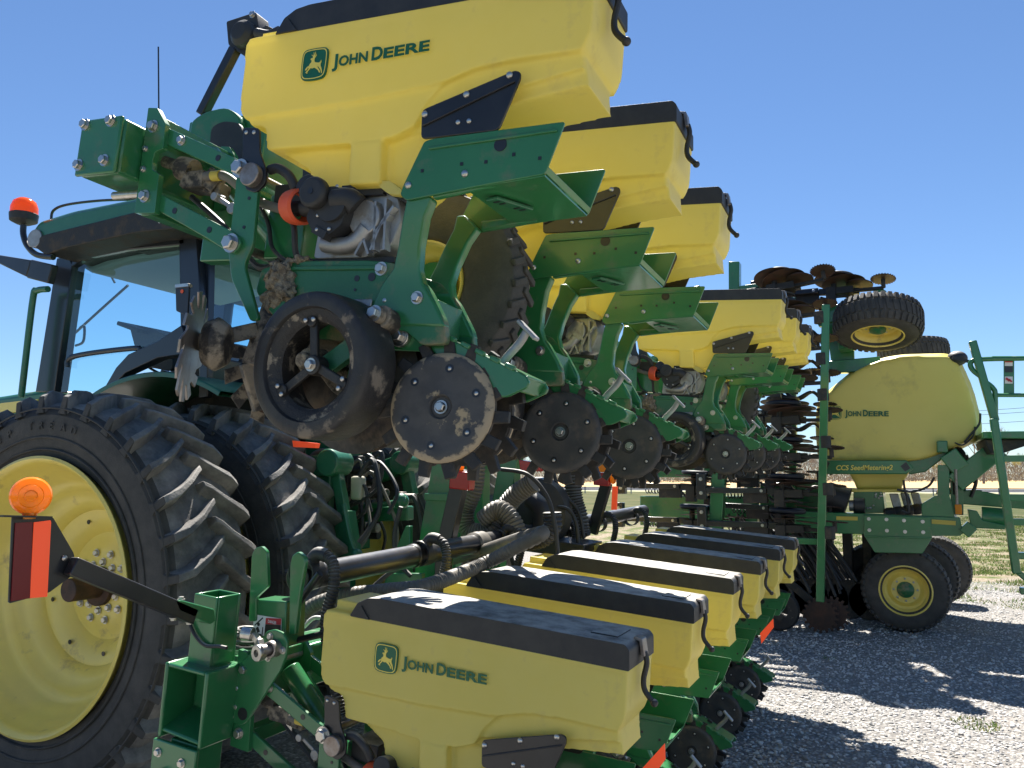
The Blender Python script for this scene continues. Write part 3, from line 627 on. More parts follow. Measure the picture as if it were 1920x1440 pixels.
# clevis uprights with the warning decal
m = MB(F0); m.ext(rnd([(-1.337,-.096),(-1.353,.127),(-1.341,.15),(-1.314,.161),(-1.289,.146),(-1.269,.031),(-1.315,-.012),(-1.305,-.09)], .008), .02, .035); P(m, 'upright', GREEN, .004)
m = MB(F0); m.ext(rnd([(-1.161,-.11),(-1.184,.11),(-1.18,.146),(-1.157,.163),(-1.128,.149),(-1.122,.131),(-1.132,.033),(-1.135,-.106)], .008), .02, .04); P(m, 'upright', GREEN, .004)
m = MB(F0); m.ext([(-1.328,-.022),(-1.192,-.008),(-1.18,-.159),(-1.322,-.157)], .03, .13); o = P(m, 'clevis_block', GREEN, .004)
dx = [(-1.324,-.071),(-1.203,-.066),(-1.198,-.127),(-1.318,-.138)]
m = MB(F0); m.ext(dx, .027, .0285); P(m, 'danger_decal', WHITE, 0, parent=o)
m = MB(F0); m.ext([((dx[0][0]+dx[1][0])/2-.005, dx[0][1]-.003), dx[1], (dx[1][0], dx[1][1]-.02), ((dx[0][0]+dx[1][0])/2-.005, dx[0][1]-.023)], .0258, .027); P(m, 'decal_band', DECALR, 0, parent=o)
m = MB(F0); m.ext([((dx[0][0]+dx[1][0])/2-.005, dx[0][1]-.0235), (dx[1][0], dx[1][1]-.0205), (dx[2][0], dx[2][1]), ((dx[0][0]+dx[1][0])/2-.005, dx[3][1])], .0258, .027); P(m, 'decal_text_panel', BLACKM, 0, parent=o)
text('DANGER', 'decal_word', WHITE, o, F0 @ XZ((dx[0][0]+dx[1][0])/2+.006, .0252, dx[0][1]-.0165), .014, .036, th=.0003)
m = MB(F0); cxx, czz = dx[0][0]+.03, dx[0][1]-.035
m.beam((cxx-.02, .026, czz+.0), (cxx+.012, .026, czz+.03), .001, .004); m.beam((cxx-.01, .026, czz-.03), (cxx+.012, .026, czz-.03), .001, .012); m.beam((cxx-.01, .026, czz-.005), (cxx+.0, .026, czz-.02), .001, .012); m.rev([(0, 0), (.006, 0), (.006, .001), (0, .001)], (cxx-.004, .0255, czz+.006), (0, 1, 0), 12); m.beam((cxx+.016, .026, czz-.03), (cxx+.016, .026, czz+.0), .001, .003)
P(m, 'decal_figure', BLACKM, 0, parent=o)
m = MB(F0); m.tube([Vector(a) for a in [(-1.258,.1,-.132),(-1.197,.1,-.023),(-1.119,.1,.087)]], .013); m.tube([Vector(a) for a in [(-1.226,.1,-.162),(-1.095,.1,-.113),(-1.009,.1,-.09)]], .012); P(m, 'strut', BLACKM, 0)
# air manifold
m = MB(); m.cyl((-1.90, 2.30, 1.262), (-1.90, 6.5, 1.352), .046, seg=32); m.cyl((-1.90, 2.27, 1.262), (-1.90, 2.36, 1.263), .050, seg=32); m.rev([(.047, 0), (.051, .005), (.051, .03), (.047, .035)], (-1.9, 3.0, 1.277), (0, 1, .0214), 32); P(m, 'air_pipe', BLACKM, .004)
m = MB(); m.rev([(.047, 0), (.056, .01), (.052, .03), (.058, .05), (.052, .07), (.056, .10), (.047, .12)], (-1.9, 3.55, 1.289), (0, 1, .0214), 28); P(m, 'pipe_coupling', GREY, 0)
for i in range(6):
    T_ = F0 @ Matrix.Translation((0, .762*i, 0))
    m = MB(T_); m.rev([(.055, 0), (.055, .07), (.05, .07), (.05, 0), (.055, 0)], (-1.21, .11, .073), (0, 1, 0), 24); m.tube([(-1.205, .145, .09), (-1.175, .145, .14), (-1.13, .145, .14)], .024, 12); P(m, 'pipe_elbow', BLACKP, .002)
    m = MB(T_); m.corr([(-1.14, .145, .14), (-1.10, .14, .12), (-1.08, .13, .05), (-1.09, .12, -.08), (-1.05, .12, -.22), (-.98, .11, -.36)], .021, .011, 12); P(m, 'air_hose', BLACKP, 0)
m = MB(F0); m.corr([Vector(a) for a in [(-1.436,.35,-.215),(-1.347,.35,-.101),(-1.206,.35,-.036),(-1.021,.35,.011),(-.846,.35,.055)]] + [Vector(a) for a in [(-.872,.8,.077),(-.736,.8,.158),(-.627,.8,.234)] + [(-1.6, 1.9, -.1)]], .028, .018, 14); P(m, 'drain_hose', GREY, 0)
m = MB(F0); m.tube([Vector(a) for a in [(-1.404,.4,-.188),(-1.357,.4,-.146),(-1.281,.4,-.147),(-1.229,.4,-.168)]], .008); P(m, 'vacuum_line', WHITE, 0)
# masts and rockshaft parts in the middle of the frame
def plate(name, pts, y0, y1, m_=GREEN, bev=.004, M=F0):
    q = MB(M); q.ext(pts, y0, y1); return P(q, name, m_, bev)
plate('mast', [(-1.612,.467),(-1.513,.463),(-1.477,.36),(-1.455,-.136),(-1.672,-.251),(-1.648,.103),(-1.631,.261)], 1.6, 1.64)
plate('mast', [(-1.618,.277),(-1.48,.291),(-1.476,.25),(-1.615,.241)], 1.55, 1.6)
plate('mast_foot', [(-1.776,-.134),(-1.683,.102),(-1.657,.105),(-1.626,-.196),(-1.784,-.219)], 1.5, 1.53)
plate('mast', [(-1.767,.428),(-1.674,.435),(-1.636,.017),(-1.764,.002)], 2.3, 2.4)
plate('lower_beam', [(-1.534,-.177),(-.968,-.024),(-.959,-.113),(-1.523,-.283)], 1.0, 1.1)
plate('lower_panel', [(-1.708,-.136),(-1.503,-.108),(-1.486,-.276),(-1.69,-.308)], 1.4, 1.44)
m = MB(F0); lp = [(-1.26,1.3,.433),(-1.327,1.3,.017),(-1.315,1.3,-.159)]; m.beam(lp[0], lp[1], .055, .075); m.beam(lp[1], lp[2], .05, .07); P(m, 'lamp_post', BLACKM, .004)
rl = Vector(([(-1.231,1.25,.385)])[0]); m = MB(F0); m.box(rl-Vector((.055, .03, .045)), rl+Vector((.055, .03, .04))); P(m, 'tail_lamp', REDL, .006)
m = MB(F0); m.box(rl+Vector((-.055, -.03, .044)), rl+Vector((-.01, .03, .10))); P(m, 'side_lamp', AMBER, .006)
m = MB(F0); lp = [(-1.104,3,.366),(-1.182,3,.025)]; m.beam(lp[0], lp[1], .05, .07); P(m, 'lamp_post', BLACKM, .004)
rl = Vector(([(-1.11,2.95,.391)])[0]); m = MB(F0); m.box(rl-Vector((.06, .03, .045)), rl+Vector((.045, .03, .04))); P(m, 'tail_lamp', REDL, .006)
m = MB(F0); m.box(rl+Vector((-.05, -.03, .044)), rl+Vector((.03, .03, .10))); P(m, 'side_lamp', AMBER, .006)
m = MB(F0); rl = Vector(([(-1.046,2.95,.417)])[0]); m.rev([(0, -.015), (.05, -.012), (.055, 0), (.05, .012), (0, .015)], rl, (1, .1, 0), 24); P(m, 'amber_lamp', AMBER)
plate('orange_marker', [(-1.049,.348),(-1.016,.351),(-1.012,.199),(-1.045,.196)], 2.95, 2.97, FLUO, 0)
plate('red_marker', [(-1.249,.489),(-1.121,.482),(-1.117,.436),(-1.231,.427)], 1.9, 1.95, REDL, .003)
# the big corrugated hoses round the fan
def hose(pts, r, m_=GREY, pitch=.017): q = MB(F0); q.corr([Vector(a) for a in pts], r, pitch, 18); return P(q, 'corrugated_hose', m_, 0)
hose([(-1.434,1.75,.521),(-1.427,1.75,.335),(-1.472,1.75,.187),(-1.437,1.75,.091),(-1.325,1.75,.104),(-1.238,1.75,.198)], .052)
hose([(-1.149,1.9,.373),(-1.254,1.9,.291),(-1.341,1.9,.165),(-1.366,1.9,.075)], .056)
hose([(-1.336,1.7,.161),(-1.247,1.7,.227),(-1.166,1.7,.18),(-1.112,1.7,.091)], .05)
hose([(-1.103,1.75,.074),(-1.015,1.75,.099),(-.96,1.75,.16),(-.966,1.75,.241)], .05, BLACKP)
hose([(-1.163,2.5,.463),(-1.139,2.5,.287),(-1.099,2.5,.179),(-1.074,2.5,.07)], .055, BLACKP)
hose([(-1.256,2.6,.016),(-1.163,2.6,.053),(-1.078,2.6,.096)], .05, BLACKP)
fc = Vector(([(-1.272,2.25,.187)])[0])
m = MB(F0); m.rev([(0, -.09), (.08, -.09), (.16, -.06), (.2, -.04), (.205, .06), (.15, .1), (0, .1)], fc, (0, 1, 0), 36); m.tube([fc+Vector((.02, -.12, .08)), fc+Vector((.10, -.14, .02)), fc+Vector((.09, -.14, -.10)), fc+Vector((0, -.13, -.12))], .055, 14); P(m, 'fan_housing', BLACKP, .006)
m = MB(F0); m.box((fc.x-.2, fc.y-.1, fc.z-.22), (fc.x+.35, fc.y+.2, fc.z-.14)); P(m, 'fan_bracket', BLACKM, .004)
hs = MB(F0)
for pts in ([(-1.202,1.6,.439),(-1.05,1.6,.425),(-.94,1.6,.329),(-.887,1.6,.203),(-.857,1.6,.051)], [(-1.336,1.7,.161),(-1.224,1.7,.132),(-1.168,1.7,.029),(-1.128,1.7,-.075)], [(-1.215,2.3,.473),(-1.171,2.3,.351),(-1.116,2.3,.295),(-1.026,2.3,.211),(-.982,2.3,.064)],
            [(-1.137,2.2,.234),(-1.054,2.2,.228),(-1,2.2,.158),(-.973,2.2,.012)], [(-1.646,1.2,-.17),(-1.561,1.2,-.094),(-1.475,1.2,-.044),(-1.362,1.2,.021)], [(-1.528,1.2,.229),(-1.551,1.2,.099),(-1.523,1.2,-.025),(-1.44,1.2,-.09)]):
    q = MB(F0); q.tube([Vector(a) for a in pts], .011); P(q, 'hydraulic_hose', BLACKP, 0)
hs.bm.free()
# near wing
(WC0,) = [(-.64,.44,-.585)]
(_a, _b, _c) = [(-.64,-.585),(-.506,-.586),(-.341,-.588)]
WRIM = _b[0]-_a[0]; WR_ = _c[0]-_a[0]
def wing(F, y0, y1, wy, first):
    m = MB(F); m.box((-1.485, y0+.004, -.395), (-1.326, y1, -.234)); P(m, 'wing_toolbar', GREEN, .010)
    m = MB(F); m.box((-1.487, y0-.008, -.397), (-1.324, y0+.004, -.232)); o = P(m, 'end_cap', GREEN, .005)
    if first:
        for x, z in ((-1.470, -.247), (-1.365, -.246), (-1.368, -.36), (-1.472, -.366)): bolt(o, (x, y0-.008, z), r=.014, M=F)
        m = MB(F); m.cyl((-1.45, .0, -.42), (-1.30, .0, -.42), .012); P(m, 'hydraulic_rod', STEEL, 0)
    # lift wheel: tyre and rim
    c = Vector(WC0) if first else Vector((WC0[0]+.04, wy, WC0[2])); m = MB(F); K = WR_/.272; r0_ = WRIM
    m.rev([(r0_-.003, .01), (r0_+.012, -.002), (r0_+.3*(WR_-r0_), -.010), (r0_+.75*(WR_-r0_), -.004), (WR_-.008, .02), (WR_-.002, .06), (WR_-.004, .12), (WR_-.02, .155), (r0_+.02, .16), (r0_-.003, .15)], c, (0, 1, 0), 64)
    for k in range(30):
        a = 2*PI*k/30
        for s_ in (0, 1):
            a_ = a+(PI/30 if s_ else 0)
            p0 = c+Vector((math.cos(a_)*(WR_-.004), .012 if s_ == 0 else .15, math.sin(a_)*(WR_-.004))); p1 = c+Vector((math.cos(a_+.10)*WR_, .085 if s_ == 0 else .075, math.sin(a_+.10)*WR_))
            m.beam(p0, p1, .020, .014, up=(math.cos(a_), 0, math.sin(a_)))
    P(m, 'lift_tyre', RUBBER, .003)
    m = MB(F); m.rev([(r0_-.006, .0), (r0_, -.004), (r0_+.002, .01), (r0_-.012, .015), (r0_-.02, .04), (r0_-.028, .05), (r0_*.6, .075), (r0_*.52, .06), (.0, .06)], c, (0, 1, 0), 40); o = P(m, 'lift_wheel_rim', RIMY, 0)
    m = MB(F); m.rev([(0, .05), (.08, .05), (.085, .062), (0, .07)], c, (0, 1, 0), 28); P(m, 'wheel_hub', GREEN, 0, parent=o)
    for k in range(5): a = k*2*PI/5; bolt(o, c+Vector((math.cos(a)*.06, .05, math.sin(a)*.06)), r=.008, M=F)
    m = MB(F); m.beam(c+Vector((0, .24, 0)), (-1.40, c.y+.24, -.3), .06, .1); m.cyl(c+Vector((0, .05, 0)), c+Vector((0, .26, 0)), .03); P(m, 'wheel_arm', GREEN, .005)
wing(F1, -.10, 1.95, .40, True)
wing(F2, -.35, 1.95, 1.12, False)
# housing and work lamp above the near wing tube
hp = [(-1.546,-.166),(-1.562,-.035),(-1.501,-.007),(-1.406,0),(-1.339,-.039),(-1.306,-.185)]
m = MB(F1); m.ext(rnd(hp, .03), .33, .36); m.box((-1.6, .36, -.3), (-1.25, .60, -.02)); P(m, 'wing_housing', GREEN, .006)
m = MB(F1); m.ext(rnd([(-1.43,-.241),(-1.445,-.075),(-1.396,-.058),(-1.312,-.073),(-1.265,-.271)], .03), .315, .329); P(m, 'housing_opening', BLACKP, 0)
m = MB(F1); m.box((-1.315, .22, -.56), (-.98, .27, -.40)); P(m, 'wing_brace', GREEN, .004); m = MB(F1); m.box((-1.30, .5, -.75), (-.95, .56, -.35)); P(m, 'wing_brace', GREEN, .004)
lp = [(-1.535,.35,-.008),(-1.42,.35,.214)]
m = MB(F1); m.beam(lp[0], lp[1], .03, .035); P(m, 'lamp_post', BLACKM, .004)
c = Vector(([(-1.369,.32,.247)])[0])
m = MB(F1); m.ext(rnd([(-1.468,.315),(-1.338,.329),(-1.312,.253),(-1.307,.193),(-1.368,.179),(-1.444,.227)], .008), .34, .40); m.rev([(0, -.02), (.03, -.018), (.045, -.004), (.048, .03)], c, (0, 1, 0), 28); m.beam((c.x+.05, .36, c.z+.0), (c.x+.11, .33, c.z-.01), .03, .04); P(m, 'work_lamp', BLACKP, .004)
bolt(PF, ([(-1.351,.34,.32)])[0], r=.01, M=F1)
m = MB(F1); m.tube([Vector(a) for a in [(-1.281,.3,.223),(-1.227,.3,.208),(-1.184,.3,.216)]], .016); P(m, 'lamp_cable', BLACKP, 0)
# lift arms joining the wings to the centre mast
for y in (4.45,):
    m = MB(); m.beam((-2.25, y, 1.0), (-1.99, y, 2.42), .09, .12); m.beam((-2.55, y, .95), (-2.25, y, 2.35), .07, .09); P(m, 'wing_lift_arm', GREEN, .006)
m = MB(); m.box((-2.3, 3.9, .85), (-2.15, 5.0, 1.0)); P(m, 'cross_beam', GREEN, .008)

# ---------------------------------------------------------------- tractor
TR = thing('tractor', 'green farm tractor with dual rear wheels and blue tinted cab, at left behind the planter', 'tractor')
def T(mb, name, m, bev=.003, parent=None, label=None): return mb.done(name, m, parent or TR, bev, label=label)
WX, WZ, WR = -3.80, 1.05, 1.0
def rear_tyre(side):
    """side -1: outer face towards the camera (-y); mesh centred on the axle, width .48"""
    m = MB(); w = .24
    prof = [(.63, -w+.05), (.66, -w+.012), (.72, -w), (.80, -w-.012), (.87, -w-.004), (.915, -w+.03), (.935, -w+.07), (.943, 0), (.935, w-.07), (.915, w-.03), (.87, w+.004), (.80, w+.012), (.72, w), (.66, w-.012), (.63, w-.05)]
    m.rev(prof, (0, 0, 0), (0, 1, 0), 96)
    for r_ in (.70, .76, .905): m.rev([(r_-.006, -w-.004-(.008 if r_ > .74 else 0)), (r_, -w-.013-(.004 if r_ > .74 else 0)), (r_+.006, -w-.004-(.008 if r_ > .74 and r_ < .8 else 0))], (0, 0, 0), (0, 1, 0), 96)
    N = 34
    def pt(a, y, r): return m.v((math.cos(a)*r, y, math.sin(a)*r))
    for s in (-1, 1):
        for k in range(N):
            a0 = 2*PI*(k+(.5 if s > 0 else 0))/N
            secs = []
            # from shoulder to past the centre line; the nose leads upwards on the rear side
            path = [(-.01, w+.014, .90), (-.005, w+.002, .965), (.015, w*.74, 1.0), (.075, w*.34, 1.004), (.13, w*.08, 1.004), (.155, -w*.06, .997)]
            for (da, yy, r) in path:
                wd = .024 if yy > w*.5 else .020
                sl_ = .010
                rb = .93 if yy < w-.03 else .88
                y = s*yy
                secs.append([pt(a0+da-wd-sl_, y, rb), pt(a0+da-wd+.006, y, r), pt(a0+da+wd-.006, y, r), pt(a0+da+wd+sl_, y, rb)])
            m.f(secs[0]); m.f(secs[-1])
            for A, B in zip(secs, secs[1:]):
                for i in range(3): m.f([A[i], A[i+1], B[i+1], B[i]])
    return m
m = rear_tyre(-1); TY = m.done('tyre', TREAD, TR, .004, 2, ang=30)
SIDE = RUBBER
TY.data.materials.append(SIDE)
for p in TY.data.polygons:
    r = math.hypot(p.center.x, p.center.z)
    if r < .92 or (abs(p.center.y) > .228 and r < .95): p.material_index = 1
def rim_mesh(deep):
    m = MB(); w = .24
    prof = [(.632, -w+.045), (.645, -w+.005), (.665, -w-.012), (.668, -w-.022), (.655, -w-.03), (.640, -w-.018), (.628, -w+.01), (.622, -w+.05), (.600, -w+.075), (.594, -w+.12)]
    if deep: prof += [(.565, -w+.14), (.555, -w+.19), (.53, -w+.20), (.50, -w+.225), (.485, -w+.262), (.45, -w+.27), (.41, -w+.30), (.395, -w+.335), (.35, -w+.34), (.30, -w+.372), (.275, -w+.405), (.24, -w+.40), (.20, -w+.375), (.15, -w+.37), (0, -w+.37)]
    else: prof += [(.58, -w+.16), (.56, w-.1), (.50, w-.14), (.4, w-.1), (.3, w-.06), (0, w-.06)]
    m.rev(prof, (0, 0, 0), (0, 1, 0), 96); return m
m = rim_mesh(True); RM = m.done('rim', RIMY, TR, 0, ang=60)
yc = [2.87, 3.60, 5.08, 5.82]
wheels = []
for i, y in enumerate(yc):
    w = bpy.data.objects.new('rear_wheel', TY.data); COL.objects.link(w); w.parent = TR
    bvm = w.modifiers.new('bevel', 'BEVEL'); bvm.width = .004; bvm.segments = 2; bvm.angle_limit = R(35); bvm.limit_method = 'ANGLE'
    w.location = (WX, y, WZ); w.rotation_euler = (0, .05+i*.07, 0)
    r = bpy.data.objects.new('rim', RM.data); COL.objects.link(r); r.parent = w
    if i >= 2: r.rotation_euler = (0, 0, PI)
    wheels.append(w)
bpy.data.objects.remove(TY); bpy.data.objects.remove(RM)
w0 = wheels[0]
for n_, rr, off in ((10, .125, .3), (10, .175, 0)):
    for k in range(n_):
        a = 2*PI*k/n_+off; bolt(w0, (math.cos(a)*rr, .128, math.sin(a)*rr), r=.017)
for k in range(8):
    a = 2*PI*k/8+.3; q = MB(); q.rev([(0, 0), (.012, 0), (.012, .002), (0, .002)], (math.cos(a)*.34, .096, math.sin(a)*.34), (0, 1, 0), 12); q.done('rim_hole', BLACKM, w0)
m = MB(); m.cyl((0, -.06, 0), (0, .13, 0), .058, seg=28); m.cyl((0, .10, 0), (0, .13, 0), .10, seg=28); m.done('axle_end', mat('rusty_axle', (.10, .055, .04), .7, .3, col2=(.05, .035, .03), scale=12, bump=.2), w0, .004)
m = MB(); m.cyl((WX, 3.12, WZ), (WX, 5.6, WZ), .09, seg=20); m.box((WX-.35, 3.95, .55), (WX+.35, 4.75, 1.45)); T(m, 'axle_housing', GREENT, .02)
# raised lettering band on the sidewall
for k, s in enumerate('DEEP TREAD'):
    if s == ' ': continue
    a = R(128-k*5.6)
    M_ = Matrix.Translation((math.cos(a)*.80, -.256, math.sin(a)*.80)) @ Matrix.Rotation(-(a-PI/2), 4, 'Y') @ Matrix.Rotation(R(90), 4, 'X')
    text(s, 'sidewall_letter', RUBBER, w0, M_, .055, th=.0015)
# cab: roof, pillars, glass
Y1, Y2 = 3.62, 5.06
rf = [(-5.197,3.25),(-5.122,3.322),(-4.779,3.346),(-4.187,3.343),(-3.911,3.331),(-3.437,3.306)]; ru = [(-3.468,3.117),(-4.174,3.166),(-4.918,3.159),(-5.043,3.076),(-5.188,3.167)]
xz = rf + ru
m = MB(); m.ext(rnd(xz, .05, 4), 3.40, 5.28); T(m, 'cab_roof', GREENT, .03, label='green cab roof with dark underside')
und = [(-5.069,3.208),(-4.168,3.241),(-3.422,3.211),(-3.414,3.062),(-4.158,3.11),(-4.846,3.093),(-5.001,3.068),(-5.127,3.142)]
m = MB(); m.ext(rnd(und, .03), 3.385, 5.295); T(m, 'roof_underside', DARK, .015)
m = MB(); m.rev([(0, -.03), (.05, -.025), (.062, 0), (.062, .04), (0, .04)], ([(-5.126,3.42,3.196)])[0], (.1, -1, 0), 24); T(m, 'work_light', ALU, .003)
m = MB(); m.rev([(0, .03), (.04, .03), (.05, .0)], Vector(([(-5.096,3.4,3.186)])[0])+Vector((0, 0, 0)), (-.1, 1, 0), 24); T(m, 'light_lens', WHITE, 0)
m = MB(); m.rev([(0, -.03), (.06, -.02), (.07, .02), (0, .04)], ([(-3.921,3.42,3.179)])[0], (.5, -1, -.3), 24); T(m, 'work_light', WHITE, .003)
def strip(name, pts, y0, y1, mt, bev=.006): q = MB(); q.ext(pts, y0, y1); return T(q, name, mt, bev)
BLUEB = mat('cab_frame_black', (.012, .016, .024), .3, coat=.4)
fp = [(-5.199,3.125),(-5.024,3.127),(-5.128,2.19),(-5.328,2.199)]
strip('front_pillar', fp, 3.60, 3.70, BLUEB); strip('front_pillar', [(x, z) for x, z in fp], 5.0, 5.1, BLUEB)
rp = [(-4.04,3.139),(-3.889,3.132),(-3.81,2.571),(-3.945,2.383),(-3.985,2.519)]
strip('rear_pillar', rp, 3.60, 3.70, BLUEB); strip('rear_pillar', rp, 5.0, 5.1, BLUEB)
strip('door_frame_top', [(-5.064,3.086),(-4.962,3.149),(-4.497,3.156),(-3.994,3.147),(-3.989,3.07),(-4.493,3.098),(-4.903,3.09),(-5.033,3.045)], 3.60, 3.64, BLUEB)
strip('sunshade', [(-4.537,3.15),(-4.019,3.171),(-4.004,3.082),(-4.442,3.085)], 3.64, 3.72, DARK)
strip('door_sill', [(-4.519,2.317),(-4.413,2.397),(-4.156,2.465),(-3.956,2.55),(-3.88,2.411),(-3.921,2.364),(-4.149,2.356),(-4.428,2.277),(-4.591,2.165),(-4.618,2.19)], 3.58, 3.66, BLUEB)
gl = [(-5.137,3.108),(-4.519,3.128),(-4.014,3.113),(-3.977,2.549),(-4.179,2.463),(-4.437,2.391),(-4.616,2.168),(-5.234,2.197)]
q = MB(); q.f([q.v((x, 3.625, z)) for x, z in gl]); T(q, 'side_window', GLASS, 0)
q = MB(); q.f([q.v((x, 5.04, z)) for x, z in gl]); T(q, 'side_window', GLASS, 0)
x0 = min(x for x, z in fp); xr = max(x for x, z in rp)
# rear glass, cab floor, seat, liner
q = MB(); q.f([q.v(a_) for a_ in ((xr-.02, 3.7, 2.35), (xr-.02, 5.0, 2.35), (xr-.06, 5.0, 3.1), (xr-.06, 3.7, 3.1))]); T(q, 'rear_window', GLASS, 0)
for y in (3.68, 4.98): q = MB(); q.beam((xr-.02, y, 2.1), (xr-.06, y, 3.2), .05, .07); T(q, 'rear_frame', BLUEB, .005)
q = MB(); q.box((xr-.06, 3.7, 2.2), (xr+.0, 5.0, 2.36)); T(q, 'rear_sill', BLUEB, .01)
q = MB(); q.ext([(-5.129,3.093),(-4.628,3.154),(-4.156,3.142),(-4.152,3.07),(-4.621,3.072),(-5.014,3.034)], 3.72, 4.95); T(q, 'cab_headliner', CREAM, .02)
q = MB(); q.box((x0+.2, 3.75, 1.9), (xr-.1, 4.95, 2.0)); T(q, 'cab_floor', DARK, .01)
st = [(-4.261,1.9,1.094)]
q = MB(); q.ext(rnd([(-5.068,2.738),(-4.855,2.697),(-4.607,2.591),(-4.592,2.358),(-4.889,2.414),(-4.981,2.539)], .05), 4.1, 4.6); q.beam(([(-5.068,4.2,2.73)])[0], ([(-4.852,4.2,2.657)])[0], .4, .03); T(q, 'seat', DARK, .03)
q = MB(); q.tube([(-5.015,3.6,2.354),(-4.947,3.6,2.422),(-4.392,3.6,2.437),(-4.332,3.6,2.409),(-4.317,3.6,2.339)], .018); T(q, 'grab_rail', BLUEB, 0)
q = MB(); q.tube([(-7.029,5.1,2.986),(-6.643,5.1,3.209),(-6.337,5.1,3.381)], .012, 8); q.tube([(-6.518,5.1,3.425),(-6.56,5.1,3.506),(-6.419,5.1,3.526)], .01, 8); T(q, 'wiper', BLACKM, 0)
q = MB(); q.tube([(-6.822,5,3.004),(-6.765,5,3.014),(-6.766,5,2.874),(-6.866,5,2.841)], .012, 8); T(q, 'door_handle', BLACKM, 0)
q = MB(); q.rev([(.17, 0), (.19, .01), (.17, .02), (.17, 0)], (-4.95, 4.35, 2.42), (.6, 0, 1), 28); q.cyl((-4.95, 4.35, 2.42), (-5.1, 4.35, 2.1), .03); T(q, 'steering_wheel', BLACKM, 0)
# outside fittings
q = MB(); q.tube([(-5.32,3.5,2.153),(-5.309,3.5,2.315),(-5.27,3.5,2.825),(-5.231,3.5,2.877),(-5.121,3.5,2.877)], .022); T(q, 'hand_rail', GREENT, 0)
mr = [(-5.076,3.5,2.971),(-5.303,3.5,3.034),(-5.723,3.5,3.166)]
q = MB(); q.beam(mr[0], mr[1], .05, .13); q.beam(mr[1], mr[2], .05, .12, taper=.4); T(q, 'mirror_arm', BLACKM, .008)
q = MB(); q.tube([(-4.943,3.4,3.051),(-5.107,3.4,3.086),(-5.213,3.4,3.157),(-5.267,3.4,3.245),(-5.274,3.4,3.313)], .020); T(q, 'beacon_stalk', BLACKM, 0)
b0 = Vector(([(-5.277,3.4,3.34)])[0])
q = MB(); q.rev([(0, 0), (.045, 0), (.085, .02), (.09, .07), (0, .07)], b0-Vector((0, 0, .02)), (0, 0, 1), 28); T(q, 'beacon_base', BLACKP, .003)
q = MB(); q.rev([(.085, 0), (.084, .05), (.07, .09), (.04, .112), (0, .118)], b0+Vector((0, 0, .045)), (0, 0, 1), 28); T(q, 'beacon_dome', BEACON, 0)
q = MB(); q.tube([(-5.137,3.5,3.361),(-5.121,3.5,3.422),(-4.988,3.5,3.444),(-4.646,3.5,3.422),(-4.286,3.5,3.374)], .009, 8); T(q, 'roof_cable', BLACKM, 0)
q = MB(); a_ = [(-5.151,4.3,5.016),(-5.096,4.3,4.332)]; q.tube(a_, .006, 6); T(q, 'antenna', BLACKM, 0)
# hood with yellow stripe
q = MB(); q.ext([(-5.69,2.282),(-6.262,2.248),(-10.384,2.044),(-10.167,1.091),(-5.583,1.217)], 3.95, 4.75); T(q, 'hood', GREENT, .04, label='green engine hood with yellow side stripe')
q = MB(); q.ext([(-5.786,2.201),(-6.223,2.186),(-10.304,1.921),(-10.275,1.796),(-6.214,2.104),(-5.778,2.12)], 3.93, 4.77); T(q, 'hood_stripe', RIMY, .004)
# fenders
for y in (3.30, 4.72):
    q = MB(); q.rev([(1.14, 0), (1.17, .0), (1.17, .72), (1.14, .72), (1.14, 0)], (WX-.08, y, WZ), (0, 1, 0), 36, a0=R(-172), a1=R(-62), ref=(1, 0, 0)); T(q, 'fender', GREENT, .008)
q = MB(); q.ext([(-4.981,2.198),(-4.751,2.318),(-4.297,2.348),(-3.925,2.502),(-3.732,2.28),(-3.715,1.937),(-4.724,1.965)], 3.95, 4.7); T(q, 'rear_housing', DARK, .02)
# three point hitch
def G_(name, pts, y, w, h, mt=GREENT, bev=.008): q = MB(); q.beam(pts[0], pts[1], w, h); return T(q, name, mt, bev)
A = [(-3.175,3.85,1.663),(-2.969,3.85,1.699),(-2.852,3.85,1.164),(-2.736,3.85,1.66)]
q = MB(); q.beam(A[0], A[1], .10, .13); q.cyl(Vector(A[1])-Vector((0, .08, 0)), Vector(A[1])+Vector((0, .08, 0)), .08); T(q, 'rocker_arm', GREENT, .01)
q = MB(); B = [(-2.961,3.85,1.677),(-2.896,3.85,1.417),(-2.832,3.85,1.12)]; q.beam(B[0], B[1], .05, .06); q.beam(B[1], B[2], .09, .10); q.tube([(-2.86,3.8,1.465),(-2.818,3.8,1.302),(-2.768,3.8,1.186)], .015); q.ball(([(-2.768,3.8,1.186)])[0], .035); T(q, 'lift_link', GREENT, .005)
A = [(-3.374,4.75,1.619),(-3.067,4.75,1.716),(-3.011,4.75,1.492)]
q = MB(); q.beam(A[0], A[1], .10, .13); q.cyl(Vector(A[1])-Vector((0, .08, 0)), Vector(A[1])+Vector((0, .08, 0)), .08); q.beam(A[1], A[2], .07, .08); T(q, 'rocker_arm', GREENT, .01)
q = MB(); q.tube([(-3.079,4.2,1.435),(-2.939,4.2,1.443),(-2.726,4.2,1.472)], .018); q.ball(([(-3.051,4.2,1.435)])[0], .045); q.ball(([(-2.738,4.2,1.472)])[0], .05); T(q, 'top_link', GREENT, .004)
q = MB(); B = [(-3.151,4.3,1.381),(-2.732,4.3,1.398)]; q.beam(B[0], B[1], .08, .09); q.box((-3.4, 4.1, 1.15), (-3.2, 4.55, 1.9)); q.beam((-3.3, 4.0, .75), (-2.5, 3.95, .7), .08, .1); q.beam((-3.3, 4.7, .75), (-2.5, 4.75, .7), .08, .1); T(q, 'hitch_frame', GREENT, .01)
q = MB(); q.box((-3.35, 4.15, 1.4), (-3.1, 4.5, 1.75))
